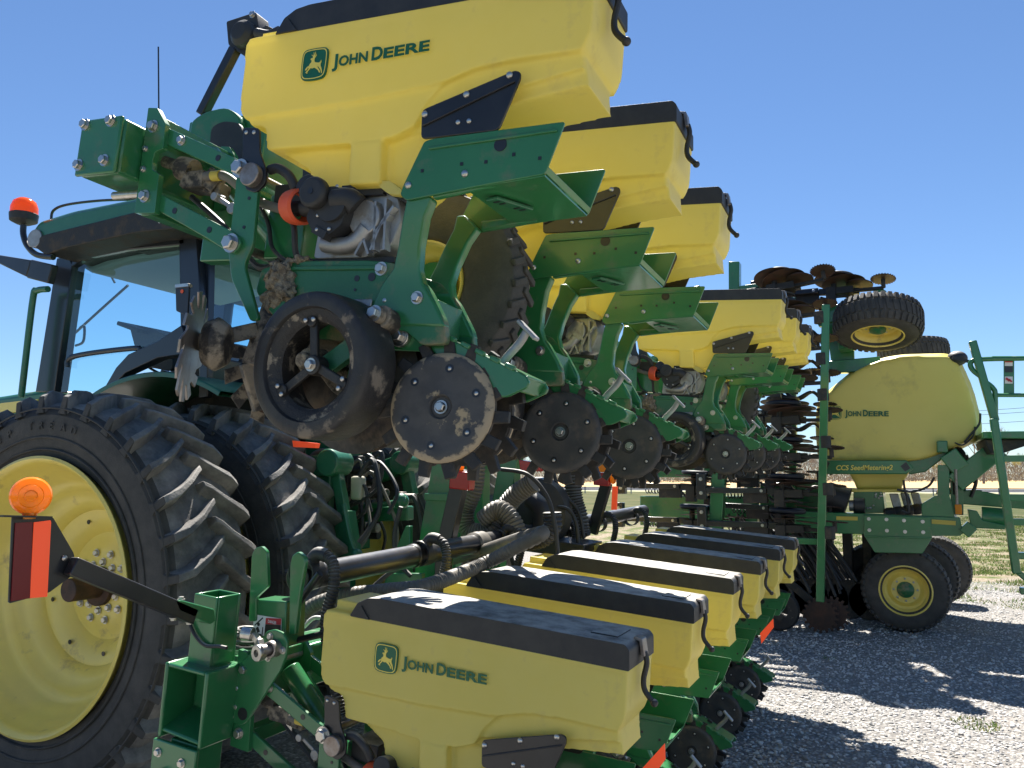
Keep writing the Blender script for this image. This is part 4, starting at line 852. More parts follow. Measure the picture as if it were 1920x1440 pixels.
for k in range(5): q.cyl((-3.1, 4.2, 1.45+.07*k), (-3.02, 4.2, 1.45+.07*k), .022); q.cyl((-3.1, 4.32, 1.45+.07*k), (-3.02, 4.32, 1.45+.07*k), .022)
T(q, 'hydraulic_couplers', DARK, .005)
for k, pts in enumerate(([(-3.218,3.9,1.702),(-3.159,3.9,1.759),(-3.081,3.9,1.773),(-2.994,3.9,1.741),(-2.96,3.9,1.662)], [(-3.156,3.9,1.647),(-3.119,3.9,1.726),(-3.033,3.9,1.757),(-2.962,3.9,1.718),(-2.941,3.9,1.647)], [(-3.01,4.1,1.584),(-2.95,4.1,1.552),(-2.909,4.1,1.472),(-2.888,4.1,1.409)], [(-2.955,4.1,1.762),(-2.876,4.1,1.722),(-2.854,4.1,1.6),(-2.909,4.1,1.504)])):
    q = MB(); q.tube(pts, .014, 8); T(q, 'hydraulic_hose', BLACKP if k > 1 else GREY, 0)
hr = random.Random(9)
for k in range(16):
    a = Vector(([(-3.188,4.2,1.667)])[0])+Vector((hr.uniform(-.1, .35), hr.uniform(-.3, .3), hr.uniform(-.25, .12)))
    b_ = a+Vector((hr.uniform(-.1, .25), hr.uniform(-.2, .2), hr.uniform(-.45, -.15)))
    q = MB(); q.tube([a, a+Vector((.10, 0, hr.uniform(.02, .09))), (a+b_)/2+Vector((.14, 0, 0)), b_], .011+.004*(k % 2), 7); T(q, 'hydraulic_hose', BLACKP if k % 4 else GREY, 0)
for k in range(6):
    a = Vector(([(-3.138,4.25,1.5)])[0])+Vector((hr.uniform(-.05, .25), hr.uniform(-.2, .25), hr.uniform(-.35, .2)))
    q = MB(); q.cyl(a, a+Vector((.08, 0, .0)), .03); q.box(a-Vector((.05, .03, .03)), a+Vector((.0, .03, .04))); T(q, 'hose_fitting', WORN if k % 2 else DARK, .004)
q = MB(); q.box(*(lambda a: (Vector(a)-Vector((.04, .03, .07)), Vector(a)+Vector((.04, .03, .07))))(([(-2.909,4,1.553)])[0])); T(q, 'valve_cap', mat('bone_plastic', (.45, .42, .34), .6), .015)
q = MB(); q.ext([(-3.162,1.826),(-2.992,1.808),(-2.999,1.781),(-3.153,1.789)], 3.7, 3.74); T(q, 'slow_vehicle_sign', FLUO, 0)

# ---------------------------------------------------------------- second planter with seed tank, far right
FP = thing('seed_cart_planter', 'green folded planter frame with big yellow seed tank, flotation wheels and ladder, at right', 'planter')
def Q(mb, name, m, bev=.004, parent=None, label=None): return mb.done(name, m, parent or FP, bev, label=label)
# tank
tk = [(-.848,1.79),(-.865,2.199),(-.83,2.5),(-.665,2.662),(-.423,2.854),(-.189,2.959),(.08,3.001),(.542,2.98),(.657,2.904),(.758,2.591),(.816,2.263),(.822,2.118),(.782,2.019),(.551,1.901),(.295,1.792),(.068,1.759)]
q = MB()
c_ = (.0, 2.2)
q.ext(rnd(tk, .08, 4), 9.95, 11.9)
q.ext([(x*.93+.0*.07, (z-2.25)*.93+2.25) for x, z in rnd(tk, .08, 4)], 9.72, 12.1)
q.ext([(-.597,1.788),(-.47,1.571),(-.452,1.484),(.003,1.486),(.028,1.572),(.175,1.827)], 10.0, 11.4)
tank = remesh(q, 'seed_tank', TANKD, FP, .035, 6, .5)
q = MB(); q.box((-.52, 9.9, 1.462), (.05, 11.5, 1.50)); Q(q, 'tank_flange', TANKD, .01)
q = MB(); q.rev([(0, .1), (.33, .1), (.38, .06), (.42, 0), (.0, 0)], (.25, 10.6, 2.93), (0, 0, 1), 36); Q(q, 'tank_lid', BLACKP, .01)
vc = Vector(([(.614,9.8,2.89)])[0]); q = MB(); q.ball(vc, .10, sc=(1, 1, .8)); q.beam(vc+Vector((-.05, -.09, 0)), vc+Vector((.1, -.08, -.05)), .03, .03); Q(q, 'tank_vent', BLACKP, 0)
(ex, ez), = [(-.625,2.344)]
emblem(FP, ex, ez, .14, .15, 9.705)
brand(FP, ex+.105, ez-.04, .46, .055, 9.705, R(2))
q = MB(); q.tube([(.783,9.68,2.287),(.767,9.68,2.177),(.683,9.68,2.068),(.62,9.68,1.986)], .011, 6); q.tube([(.727,9.68,2.15),(.702,9.68,2.051),(.609,9.68,1.964),(.532,9.68,1.988)], .008, 6); Q(q, 'tank_hose', BLACKP, 0)
# name panel
pn = [(-.757,1.815),(.07,1.807),(.136,1.722),(.062,1.661),(-.764,1.664)]
q = MB(); q.ext(pn, 9.55, 9.66); o = Q(q, 'name_panel', GREEN, .01)
(x, z), (x2, z2) = [(-.625,1.727),(-.067,1.723)]
text('CCS SeedMetering2', 'panel_lettering', LOGOY, o, XZ(x, 9.546, z-.02), .075, x2-x, shear=.2, off=.02)
q = MB()
for a in ([(-.687,1.785),(-.74,1.82),(-.772,1.704),(-.735,1.693)], [(.064,1.79),(.101,1.722),(.048,1.689),(.006,1.745)]): q.ext(a, 9.544, 9.549)
q.done('panel_window', BLACKM, o)
q = MB(); q.ext([(.071,1.797),(.284,1.887),(.443,1.999),(.549,2.082),(.524,1.986),(.435,1.839),(.247,1.686),(.09,1.658)], 9.8, 9.95); Q(q, 'tank_cradle', GREEN, .01)
for k, a in enumerate(([(.391,2.009),(.562,2.091),(.542,1.995),(.445,1.883)], [(.545,2.017),(.639,2.087),(.624,2.004),(.556,1.927)])): q = MB(); q.ext(a, 9.85+.5*k, 9.95+.5*k); Q(q, 'cradle_tooth', GREEN, .005)
q = MB(); q.beam(([(.362,9.7,1.947)])[0], ([(.462,9.7,1.945)])[0], .25, .12); q.beam(([(.458,9.8,1.881)])[0], ([(.573,9.8,1.712)])[0], .4, .18); Q(q, 'tank_support_tube', GREEN, .01)
q = MB()
for k in range(14):
    a = ([(.545,10,1.915)])[0]; a = Vector(a)+Vector((random.uniform(-.1, .12), random.uniform(-.2, .2), random.uniform(-.2, .1)))
    q.tube([a, a+Vector((random.uniform(-.1, .1), 0, -.12)), a+Vector((random.uniform(-.1, .15), 0, -.3))], .02, 6)
Q(q, 'wiring_bundle', DARK, 0)
# main beam with bolted axle plate
bm = [(-1.08,1.258),(.533,1.219),(.553,1.058),(.522,1.03),(.229,1.022),(-1.089,1.024)]
q = MB(); q.ext(bm, 9.6, 9.78); o = Q(q, 'main_beam', GREEN, .008)
ax = [(-.371,1.226),(.258,1.216),(.267,1.009),(.17,.843),(-.285,.837),(-.381,1.012)]
q = MB(); q.ext(ax, 9.56, 9.598); q.beam(([(-.371,9.55,1.002)])[0], ([(.257,9.55,1.004)])[0], .01, .02); o2 = Q(q, 'axle_plate', GREEN, .005)
for p_ in [(-.326,9.56,1.188),(-.155,9.56,1.185),(.012,9.56,1.178),(.187,9.56,1.17),(-.326,9.56,1.07),(-.156,9.56,1.069),(.016,9.56,1.062),(.186,9.56,1.061)]: bolt(o2, p_, r=.015)
for a in ([(-.65,1.208),(-.436,1.207),(-.438,1.167),(-.652,1.168)], [(.273,1.193),(.492,1.181),(.489,1.138),(.271,1.149)]): q = MB(); q.ext(a, 9.594, 9.599); q.done('beam_reflector', STRIPE, o)
q = MB(); q.ext([(.182,1.222),(.188,1.349),(.313,1.434),(.342,1.434),(.36,1.756),(.469,1.755),(.451,1.435),(.474,1.325),(.487,1.216)], 9.62, 9.72); q.beam(([(.555,9.9,1.826)])[0], ([(.521,9.9,1.235)])[0], .1, .12); Q(q, 'stand_post', GREEN, .006)
q = MB(); q.tube([(.522,9.6,1.71),(.51,9.6,1.246)], .014, 8); Q(q, 'parking_jack', WORN, 0)
q = MB(); q.box(*(lambda a: (Vector(a)-Vector((.03, .02, .05)), Vector(a)+Vector((.03, .02, .05))))(([(.523,9.6,1.3)])[0])); Q(q, 'amber_reflector', AMBER, .004)
# meters below the tank
q = MB(); q.ext([(-.482,1.47),(-.183,1.483),(-.168,1.24),(-.493,1.234)], 9.9, 11.3); Q(q, 'meter_box', GREEN, .01)
for k in range(3):
    a = Vector(([(-.132,10,1.453)])[0])+Vector((.05+.11*k, .35*k, 0)); q = MB(); q.ext([(a.x-.04, a.z), (a.x+.05, a.z), (a.x+.09, a.z-.19), (a.x+.0, a.z-.19)], a.y, a.y+.12); Q(q, 'meter_cover', ALU, .01)
for k in range(5):
    a = Vector(([(-.125,9.85,1.242)])[0])+Vector((.09*k, .15*k, .01*k)); q = MB(); q.rev([(0, -.05), (.05, -.05), (.06, -.02), (.06, .03), (.05, .05), (0, .05)], a, (1, .3, .1), 20); Q(q, 'metering_roller', DARK, .002)
q = MB(); a = Vector(([(-.527,9.8,1.319)])[0]); q.cyl(a, a+Vector((.05, 0, 0)), .06); Q(q, 'fan_motor', ALU, .004)
q = MB(); q.cyl(a+Vector((.05, 0, 0)), a+Vector((.16, 0, 0)), .085); q.cyl(a+Vector((-.25, .1, .1)), a+Vector((-.02, .1, .02)), .17); Q(q, 'fan_housing', BLACKP, .01)
for k in range(12):
    bolt(FP, (Vector(([(-.292,9.89,1.337)])[0])+Vector((random.uniform(-.09, .1), 0, random.uniform(-.09, .12)))), r=.012, dome=True)
for pts in ([(-.038,9.6,1.499),(.104,9.6,1.477),(.257,9.6,1.534),(.321,9.6,1.628)], [(.029,9.7,1.6),(.042,9.7,1.459),(.079,9.7,1.375),(.045,9.7,1.307)], [(.051,9.6,1.432),(.062,9.6,1.266),(-.008,9.6,1.276)]): q = MB(); q.tube(pts, .012, 8); Q(q, 'hydraulic_hose', BLACKP, 0)
# flotation wheels
def fwheel(c, tilt=0, R0=.435, w=.32, ax=(0, 1, 0), rim=True):
    q = MB(); h = w/2
    q.rev([(.225, -h+.03), (.25, -h), (.32, -h-.012), (.38, -h+.0), (.415, -h+.03), (R0-.006, -h+.09), (R0, 0), (R0-.006, h-.09), (.415, h-.03), (.38, h), (.25, h), (.225, h-.03)], c, ax, 64)
    c = Vector(c); a3 = Vector(ax).normalized(); u = (Vector((1, 0, 0))-a3*a3.x).normalized(); v = a3.cross(u)
    for k in range(40):
        a = 2*PI*k/40
        for s_ in (-1, 0, 1):
            b = a+(PI/40 if s_ == 0 else 0); d = u*math.cos(b)+v*math.sin(b)
            if s_ == 0: q.beam(c+d*(R0-.003)-a3*.06+(u*-math.sin(b)+v*math.cos(b))*.02, c+d*(R0-.003)+a3*.06, .035, .02, up=d)
            else: q.beam(c+d*(R0-.004)+a3*s_*.075, c+d*(R0-.03)+a3*s_*(h-.008), .042, .024, up=d)
    o = Q(q, 'flotation_wheel', RUBBER, .003)
    if not rim:
        q = MB(); q.rev([(.235, -h+.03), (.23, -h+.10), (0, -h+.12)], c, ax, 36); Q(q, 'rim', HUBDIRT, 0, parent=o); return o
    q = MB(); q.rev([(.23, -h+.03), (.262, -h+.006), (.262, -h-.004), (.25, -h-.006), (.235, -h+.03), (.215, -h+.05), (.205, -h+.11), (.18, -h+.125), (.165, -h+.115), (.14, -h+.09), (.08, -h+.09), (.075, -h+.06), (.05, -h+.05), (0, -h+.05)], c, ax, 48); r = Q(q, 'rim', RIMY, 0, parent=o)
    q = MB(); q.rev([(0, -h+.03), (.035, -h+.035), (.05, -h+.045), (.08, -h+.06), (.085, -h+.085)], c, ax, 30); Q(q, 'hub', GREEND, 0, parent=o)
    for k in range(8):
        a = 2*PI*k/8; bolt(r, c-a3*(h-.088)+(u*math.cos(a)+v*math.sin(a))*.115, -a3, r=.012, dome=True)
    return o
fwheel((-.01, 9.86, .44)); fwheel((-.30, 10.6, .43), rim=False); fwheel((([(.145,11.2,.571)])[0][0], 11.2, .44), rim=False); fwheel((([(.338,12.2,.556)])[0][0], 12.2, .44), rim=False)
q = MB(); q.cyl((-.01, 9.9, .44), (-.12, 10.6, .44), .05); q.beam((-.06, 10.2, .44), (-.06, 10.2, .95), .2, .12); Q(q, 'axle', GREEN, .006)
# folded lift wheels in the air
fwheel((-.135, 9.35, 3.26), ax=(.04, .30, 1), R0=.44); fwheel(([(.229,11.6,3.215)])[0], ax=(.0, .05, 1), R0=.42)
q = MB(); q.cyl((-.12, 9.4, 3.35), (-.10, 9.5, 3.62), .07); q.beam((-.10, 9.5, 3.56), (-.75, 9.55, 3.35), .08, .12); q.ext([(-.539,3.521),(-.371,3.596),(-.384,3.058),(-.549,3.04)], 9.6, 9.9); Q(q, 'lift_wheel_arm', GREEN, .006)
# folded wing: beams, posts
for nm, a, y in (('wing_beam', [(-.726,2.953),(-.137,2.977),(-.145,2.814),(-.732,2.817)], 9.9), ('wing_beam', [(-1.86,1.716),(-1.711,1.715),(-1.777,1.029),(-1.914,1.025)], 9.0), ('wing_plate', [(-1.642,4.07),(-1.523,4.057),(-1.534,3.719),(-1.652,3.731)], 9.2), ('wing_beam', [(-1.532,3.774),(-1.219,3.79),(-1.22,3.754),(-1.534,3.713)], 9.2),
                 ('wing_post', [(-.704,3.573),(-.384,3.669),(-.409,2.866),(-.647,2.88)], 9.95), ('wing_beam', [(-2.938,1.402),(-1.522,1.414),(-1.535,1.044),(-2.945,1.042)], 9.9), ('wing_plate', [(-1.517,1.569),(-.7,1.57),(-.718,1.153),(-1.532,1.136)], 10.1), ('wing_beam', [(-2.93,1.812),(-2.069,1.804),(-2.074,1.632),(-2.933,1.633)], 9.95),
                 ('wing_post', [(-1.624,3.468),(-1.518,3.46),(-1.604,.913),(-1.708,.91)], 10.0), ('wing_post', [(-1.095,3.878),(-1.011,3.869),(-1.125,.928),(-1.207,.925)], 10.05), ('wing_post', [(-2.284,1.86),(-2.179,1.859),(-2.206,.895),(-2.309,.892)], 10.05)):
    q = MB(); q.ext(a, y, y+.14); Q(q, nm, GREEN, .008)
mk = [(-.587,8.6,3.347),(-.764,8.6,.425)]
q = MB(); q.beam(mk[0], mk[1], .075, .075); Q(q, 'marker_arm', GREEN, .006)
q = MB(); q.beam(([(-.994,8.65,.997)])[0], ([(-.71,8.65,.996)])[0], .06, .06); Q(q, 'marker_brace', GREEN, .006)
for y_ in (630, 700, 760, 838, 915, 985):
    a = Vector(([(-.653,8.6,2.125)])[0]); zz = 1.6-(y_-900)/1523*9.3*.985
    q = MB(); q.cyl((a.x, a.y, zz-.06), (a.x, a.y, zz+.06), .055); Q(q, 'marker_clamp', DARK, .004)
# ladder and platform
def tb(name, pts, r): q = MB(); q.tube(pts, r, 10); return Q(q, name, GREEN, 0)
q = MB(); r1 = [(.702,9,2.945),(.848,9,2.158)]; q.beam(r1[0], r1[1], .095, .07); Q(q, 'ladder_rail', GREEN, .01)
q = MB(); r1 = [(.827,8.9,2.177),(.924,8.9,.745)]; q.beam(r1[0], r1[1], .09, .07); Q(q, 'ladder_rail', GREEN, .01)
q = MB(); r1 = [(.925,8.9,.77),(1.039,8.9,.655)]; q.beam(r1[0], r1[1], .06, .05); Q(q, 'ladder_rail', GREEN, .01)
for yy in (868, 925, 960, 1008, 1058): a = ([(.887,8.9,1.6)])[0]; zz = 1.6-(yy-900)/1523*9.7; xx = a[0]+(yy-900)*.0006; q = MB(); q.box((xx-.04, 8.86, zz-.035), (xx+.7, 8.98, zz+.025)); Q(q, 'ladder_step', GREEN, .006)
tb('hand_rail', [(1.12,9,2.749),(.759,9,2.762),(.676,9,2.736),(.69,9,2.662),(.766,9,2.584)], .024); tb('hand_rail', [(.778,9,2.552),(.849,9,2.476),(.862,9,2.388),(.839,9,2.005)], .024)
tb('hand_rail', [(.863,9,2.409),(1.184,9,2.394)], .02); tb('hand_rail', [(.858,9,2.766),(1.291,9,2.738)], .024)
q = MB(); q.ext([(.959,2.751),(1.047,2.745),(1.026,2.411),(.939,2.415)], 9.05, 9.08); o = Q(q, 'rail_panel', GREEN, .004)
for a, mm in (([(.966,2.739),(1.032,2.734),(1.029,2.688),(.964,2.692)], WHITE), ([(.963,2.687),(1.029,2.683),(1.026,2.626),(.96,2.63)], BLACKM), ([(.957,2.589),(1.023,2.585),(1.019,2.518),(.953,2.522)], WHITE)): q = MB(); q.ext(a, 9.042, 9.047); q.done('safety_decal', mm, o)
q = MB(); q.ext([(.966,2.742),(1.031,2.738),(1.031,2.723),(.965,2.727)], 9.036, 9.0415); q.beam(([(.964,9.03,2.572)])[0], ([(.993,9.03,2.544)])[0], .003, .02); q.beam(([(.99,9.03,2.56)])[0], ([(1.01,9.03,2.533)])[0], .003, .015); q.done('decal_mark', DECALR, o)
q = MB(); q.ext([(.748,2.069),(1.261,2.061),(1.256,1.99),(.744,2.001)], 9.1, 10.4); Q(q, 'platform', GREEN, .008)
q = MB(); q.ext([(.766,1.995),(1.269,1.984),(.91,1.857),(.812,1.859),(.78,1.932)], 9.2, 10.3); Q(q, 'platform_bracket', DARK, .008)
q = MB(); a = [(.51,9.7,1.567),(.926,9.7,1.926)]; q.beam(a[0], a[1], .14, .2); Q(q, 'platform_brace', GREEN, .01)
q = MB(); q.ext([(.546,1.487),(.714,1.499),(1.323,1.357),(1.318,1.287),(.558,1.347)], 9.9, 10.1); Q(q, 'rear_beam', GREEN, .01)
q = MB(); q.ext([(.616,1.299),(.697,1.284),(.739,1.192),(.939,1.143),(.936,1.1),(.629,1.109)], 9.7, 9.85); q.cyl(([(.739,9.8,1.226)])[0], ([(.957,9.8,1.209)])[0], .10); q.beam(([(.557,9.6,1.139)])[0], ([(.639,9.6,1.06)])[0], .1, .12); Q(q, 'hitch_bracket', GREEN, .008)
# seed hoses sweeping down behind the wheel
for k in range(16):
    t = k/15; x0 = -1.28+.033*k; y = 9.9+.1*(k % 5)
    pts = [(x0-.12, y, 1.18), (x0-.02, y, .98), (x0+.16, y-.05, .72), (x0+.30, y-.1, .50)]
    q = MB(); q.tube(pts, .017, 8); Q(q, 'seed_hose', BLACKP, 0)
for k in range(10):
    x0 = -1.75+.08*k; y = 10.1+.07*(k % 4)
    q = MB(); q.tube([(x0-.1, y, 1.25), (x0, y, 1.05), (x0+.06, y, .8), (x0+.2, y-.05, .5), (x0+.22, y-.05, .3)], .017, 8); Q(q, 'seed_hose', BLACKP, 0)
for k in range(7):
    for h_ in range(2):
        zz = 3.3-.36*k; q = MB(); q.tube([(-1.2-.2*h_, 9.85, zz+.1), (-1.05, 9.8+.1*h_, zz-.05), (-.85, 9.85, zz+.02), (-.7, 9.9, zz-.2)], .02, 6); Q(q, 'seed_hose', BLACKP, 0)

rr_ = random.Random(4)
for k in range(34):
    x0 = rr_.uniform(-1.75, -.88); y = rr_.uniform(9.75, 10.6); d_ = rr_.uniform(.1, .4)
    q = MB(); q.tube([(x0-.15, y, 1.2), (x0-.05, y, rr_.uniform(.9, 1.05)), (x0+d_*.5, y-.05, rr_.uniform(.6, .8)), (x0+d_, y-.1, rr_.uniform(.3, .5))], .017, 7); Q(q, 'seed_hose', BLACKP, 0)
for k in range(9):
    q = MB(); q.box((-1.9+.21*k, 10.2, .30), (-1.8+.21*k, 10.5, 1.0)); q.cyl((-1.85+.21*k, 10.0, .28), (-1.85+.21*k, 10.06, .28), .22); Q(q, 'dark_backing', DARK, .01)  # dark boxes and discs added as backing, darkening the gaps between hoses
# folded row units of the second planter: the discs lie flat
def make_folded():
    rt = thing('folded_row_unit', 'x', 'planter row unit')
    q = MB(); q.beam((-.95, 0, -.02), (-.30, 0, -.03), .07, .06); q.beam((-.98, 0, -.12), (-.98, 0, .16), .09, .10); q.beam((-.30, .03, -.03), (.12, .03, -.06), .05, .07); q.done('arm', BLACKM, rt, .006)
    q = MB(); n = 90; q.tube([(-.72+.38*i/n, .05+.026*math.cos(i*.75), -.085+.026*math.sin(i*.75)) for i in range(n)], .006, 5, 1); q.done('spring', BLACKM, rt)
    for z_, c, tl in ((.075, (-.12, .0), .09), (.045, (-.04, .02), -.05)):
        q = MB(); q.rev([(0, .004), (.08, .006), (.228, .0), (.228, -.003), (0, -.004)], (c[0], c[1], z_), (tl, .06, 1), 40); q.done('opener_disc', RUST, rt)
    q = MB(); q.rev([(.10, -.02), (.16, -.025), (.18, -.015), (.185, .01), (.17, .025), (.10, .025)], (-.10, .04, .12), (.05, 0, 1), 36); q.rev([(0, .0), (.12, .0), (.12, .01), (0, .01)], (-.10, .04, .11), (.05, 0, 1), 24); q.done('gauge_wheel', mat('gauge_rubber', (.018, .02, .03), .5), rt, .004)
    q = MB(); q.rev([(0, .0), (.14, .0), (.14, .012), (0, .014)], (.12, .0, .0), (.12, .05, 1), 30); q.done('closing_wheel', RUST, rt)
    q = MB(); spiked_disc(q, (.36, -.06, .02), (.06, .1, 1), .115, .128, 26, .01); q.done('coulter_disc', RUST, rt)
    q = MB(); q.cyl((.36, -.06, -.08), (.36, -.06, .02), .022); q.done('coulter_axle', DARK, rt); q = MB(); q.beam((.03, 0, -.06), (.36, -.05, -.08), .04, .035); q.box((-.15, -.06, -.10), (.06, .08, -.02)); q.box((-.55, .02, -.16), (-.30, .12, -.05)); q.done('closing_arm', DARK, rt, .004)
    q = MB(); q.box((-.22, -.08, -.2), (-.12, .06, -.02)); q.cyl((-.14, 0, -.12), (-.14, 0, .12), .03); q.tube([(-.28, .02, -.1), (-.2, -.05, -.15), (-.05, -.05, -.13), (.05, .0, -.16)], .016, 6); q.done('seed_tube', DARK, rt, .004)
    bolt(rt, (-.98, -.05, .1), r=.016); bolt(rt, (-.98, -.05, -.05), r=.016); bolt(rt, (-.35, -.04, -.03), r=.013)
    return rt
fu = make_folded(); FU = []
zs = [3.70, 3.38, 3.02, 2.66, 2.28, 1.90, 1.52, 1.16]
for k, z_ in enumerate(zs):
    o = fu if k == 0 else copy_tree(fu)
    o.matrix_world = Matrix.Translation((-.98, 8.95, z_)) @ Matrix.Rotation(R(-6 if k == 0 else (-3+k*.4)), 4, 'Y') @ Matrix.Rotation(R(-15 if k == 0 else -9+1.4*k), 4, 'X')
    o['group'] = 'row units stacked flat on the folded wing'; FU.append(o)
for k, (x, z_) in enumerate(((-1.95, 1.56), (-1.98, 1.18), (-.42, 3.72))):
    o = copy_tree(fu); o.matrix_world = Matrix.Translation((x, 9.15 if k < 2 else 9.5, z_)) @ Matrix.Rotation(R(-10 if k == 2 else 0), 4, 'X'); o['group'] = 'row units stacked flat on the folded wing'; FU.append(o)
n0 = len(FU)
for k in range(7):
    o = copy_tree(fu); o.matrix_world = Matrix.Translation((-1.08-.05*(k % 3), 9.75, 3.52-.37*k)) @ Matrix.Rotation(R(-4+k), 4, 'Y') @ Matrix.Rotation(R(-8+1.5*k), 4, 'X'); o['group'] = 'row units stacked flat on the folded wing'; FU.append(o)
fl = ['topmost folded row unit, rusty discs standing against the sky above the hoppers', 'second folded row unit from the top, its lower disc just above the smallest hopper lid',
 'third folded row unit from the top, behind the smallest raised hoppers', 'fourth folded row unit from the top, level with the upper edge of the seed tank', 'fifth folded row unit from the top, level with the deer emblem on the seed tank',
 'sixth folded row unit from the top, level with the bottom of the seed tank', 'seventh folded row unit from the top, below the green name panel', 'lowest folded row unit of the stack, right above the farthest black hopper lid',
 'folded row unit left of the green post, upper of the two there', 'folded row unit left of the green post, lower of the two there', 'folded row unit with thin discs beside the tyre in the sky'] + ['rear rank folded row unit, %s from the top, seen between the front ones' % w_ for w_ in ('first', 'second', 'third', 'fourth', 'fifth', 'sixth', 'seventh')]
for o, s in zip(FU, fl): o['label'] = s
# row units still on the ground under the folded wing
def closer(x, y, lab, spk=True):
    rt = thing('ground_row_unit', lab, 'planter row unit', Matrix.Translation((x, y, 0)), 'row units under the seed tank')
    if spk: q = MB(); spiked_disc(q, (0, 0, .19), (.05, 1, 0), .15, .185, 18, .012, .1, .6); q.done('spiked_wheel', RUST, rt, .002)
    q = MB(); spiked_disc(q, (.10 if spk else -.25, .16, .19), (-.05, 1, 0), .15, .185, 18, .012, .1, .6); q.done('spiked_wheel', RUST, rt, .002)
    q = MB(); q.rev([(.10, -.05), (.2, -.05), (.22, 0), (.2, .05), (.1, .05)], (-.42, .0, .22), (0, 1, 0), 36); q.done('gauge_wheel', GWHEEL, rt, .004)
    q = MB(); q.beam((.02, .08, .22), (-.45, .08, .62), .06, .08); q.beam((-.45, .08, .62), (-.75, .08, .95), .08, .12); q.done('arm', DARK, rt, .005)
closer(-.83, 9.3, 'row unit on the gravel with rusty spiked wheel just left of the big flotation wheel')
closer(-1.15, 8.6, 'row unit with black gauge tyre right behind the farthest yellow hopper', False)

# ---------------------------------------------------------------- ground
def gh(x, y): 
    h = .05*math.exp(-((x+3.8)**2+(y-4.3)**2)/6)
    h += .012*noise.noise(Vector((x*.6, y*.6, 0)))
    if y > 14: h += min(1, (y-14)/10)*.03*noise.noise(Vector((x*.15, y*.15, 3)))
    return h
def grid(name, m, x0, x1, y0, y1, nx, ny, z=0, hf=None):
    q = MB(); V_ = [[q.v((x0+(x1-x0)*i/nx, y0+(y1-y0)*j/ny, z+(hf(x0+(x1-x0)*i/nx, y0+(y1-y0)*j/ny) if hf else 0))) for i in range(nx+1)] for j in range(ny+1)]
    for j in range(ny):
        for i in range(nx): q.f([V_[j][i], V_[j][i+1], V_[j+1][i+1], V_[j+1][i]])
    o = q.done(name, m); o['kind'] = 'structure'; return o
def ground_mat():
    m = bpy.data.materials.new('gravel_and_grass'); m.use_nodes = True; n = m.node_tree.nodes; l = m.node_tree.links; b = n['Principled BSDF']
    b.inputs['Roughness'].default_value = .9; b.inputs['Specular IOR Level'].default_value = .15
    tc = n.new('ShaderNodeTexCoord')
    def N(sc, det=6, r=.6):
        t = n.new('ShaderNodeTexNoise'); t.inputs['Scale'].default_value = sc; t.inputs['Detail'].default_value = det; t.inputs['Roughness'].default_value = r; l.new(tc.outputs['Object'], t.inputs['Vector']); return t.outputs[0]
    def MR(v, a, c, d=0, e=1):
        r = n.new('ShaderNodeMapRange'); r.inputs[1].default_value = a; r.inputs[2].default_value = c; r.inputs[3].default_value = d; r.inputs[4].default_value = e; l.new(v, r.inputs[0]); return r.outputs[0]
    def MX(f, a, c):
        x = n.new('ShaderNodeMix'); x.data_type = 'RGBA'
        if isinstance(f, float): x.inputs['Factor'].default_value = f
        else: l.new(f, x.inputs['Factor'])
        for s_, v in ((6, a), (7, c)):
            if isinstance(v, tuple): x.inputs[s_].default_value = (*v, 1)
            else: l.new(v, x.inputs[s_])
        return x.outputs[2]
    def OP(op, a, c):
        x = n.new('ShaderNodeMath'); x.operation = op
        for i, v in enumerate((a, c)):
            if isinstance(v, (int, float)): x.inputs[i].default_value = v
            else: l.new(v, x.inputs[i])
        return x.outputs[0]
    vo = n.new('ShaderNodeTexVoronoi'); vo.inputs['Scale'].default_value = 44; l.new(tc.outputs['Object'], vo.inputs['Vector'])
    sp = n.new('ShaderNodeSeparateColor'); l.new(vo.outputs['Color'], sp.inputs[0])
    ramp = n.new('ShaderNodeValToRGB'); l.new(sp.outputs[0], ramp.inputs[0]); e = ramp.color_ramp.elements
    e[0].color = (.16, .155, .148, 1); e[1].color = (.60, .58, .55, 1); k = e.new(.35); k.color = (.29, .28, .265, 1); k = e.new(.75); k.color = (.42, .405, .385, 1)
    grav = MX(MR(vo.outputs['Distance'], .36, .72), ramp.outputs[0], (.20, .19, .18))
    grav = MX(MR(N(.9, 7), .42, .68, 0, .6), grav, (.30, .27, .235))
    grassc = MX(MR(N(9), .4, .6), (.07, .11, .028), (.16, .16, .06))
    dirt = MX(MR(N(14), .4, .62), (.22, .175, .12), (.36, .30, .22))
    gr = MX(MR(N(1.6, 8), .44, .56), dirt, grassc)
    pos = n.new('ShaderNodeSeparateXYZ'); l.new(tc.outputs['Object'], pos.inputs[0])
    d = OP('ADD', OP('ADD', pos.outputs[1], OP('MULTIPLY', N(.5, 8), 7)), OP('MULTIPLY', pos.outputs[0], .35))
    f = MR(d, 17.5, 20.0)
    # inside the gravel a few weed patches
    w = OP('MULTIPLY', MR(N(1.1, 9, .7), .66, .70), .7)
    c = MX(w, grav, grassc); c = MX(f, c, gr)
    far = MR(pos.outputs[1], 24, 40); c = MX(far, c, MX(MR(N(.4, 8), .4, .62), (.055, .07, .025), (.13, .12, .06)))
    l.new(c, b.inputs['Base Color'])
    bp = n.new('ShaderNodeBump'); bp.inputs['Strength'].default_value = .9; bp.inputs['Distance'].default_value = .022
    hh = OP('ADD', OP('MULTIPLY', vo.outputs['Distance'], -1.0), OP('MULTIPLY', N(120, 3), .4)); l.new(hh, bp.inputs['Height']); l.new(bp.outputs[0], b.inputs['Normal'])
    return m
GM = ground_mat()
grid('ground', GM, -14, 16, -4, 44, 150, 240, 0, gh)
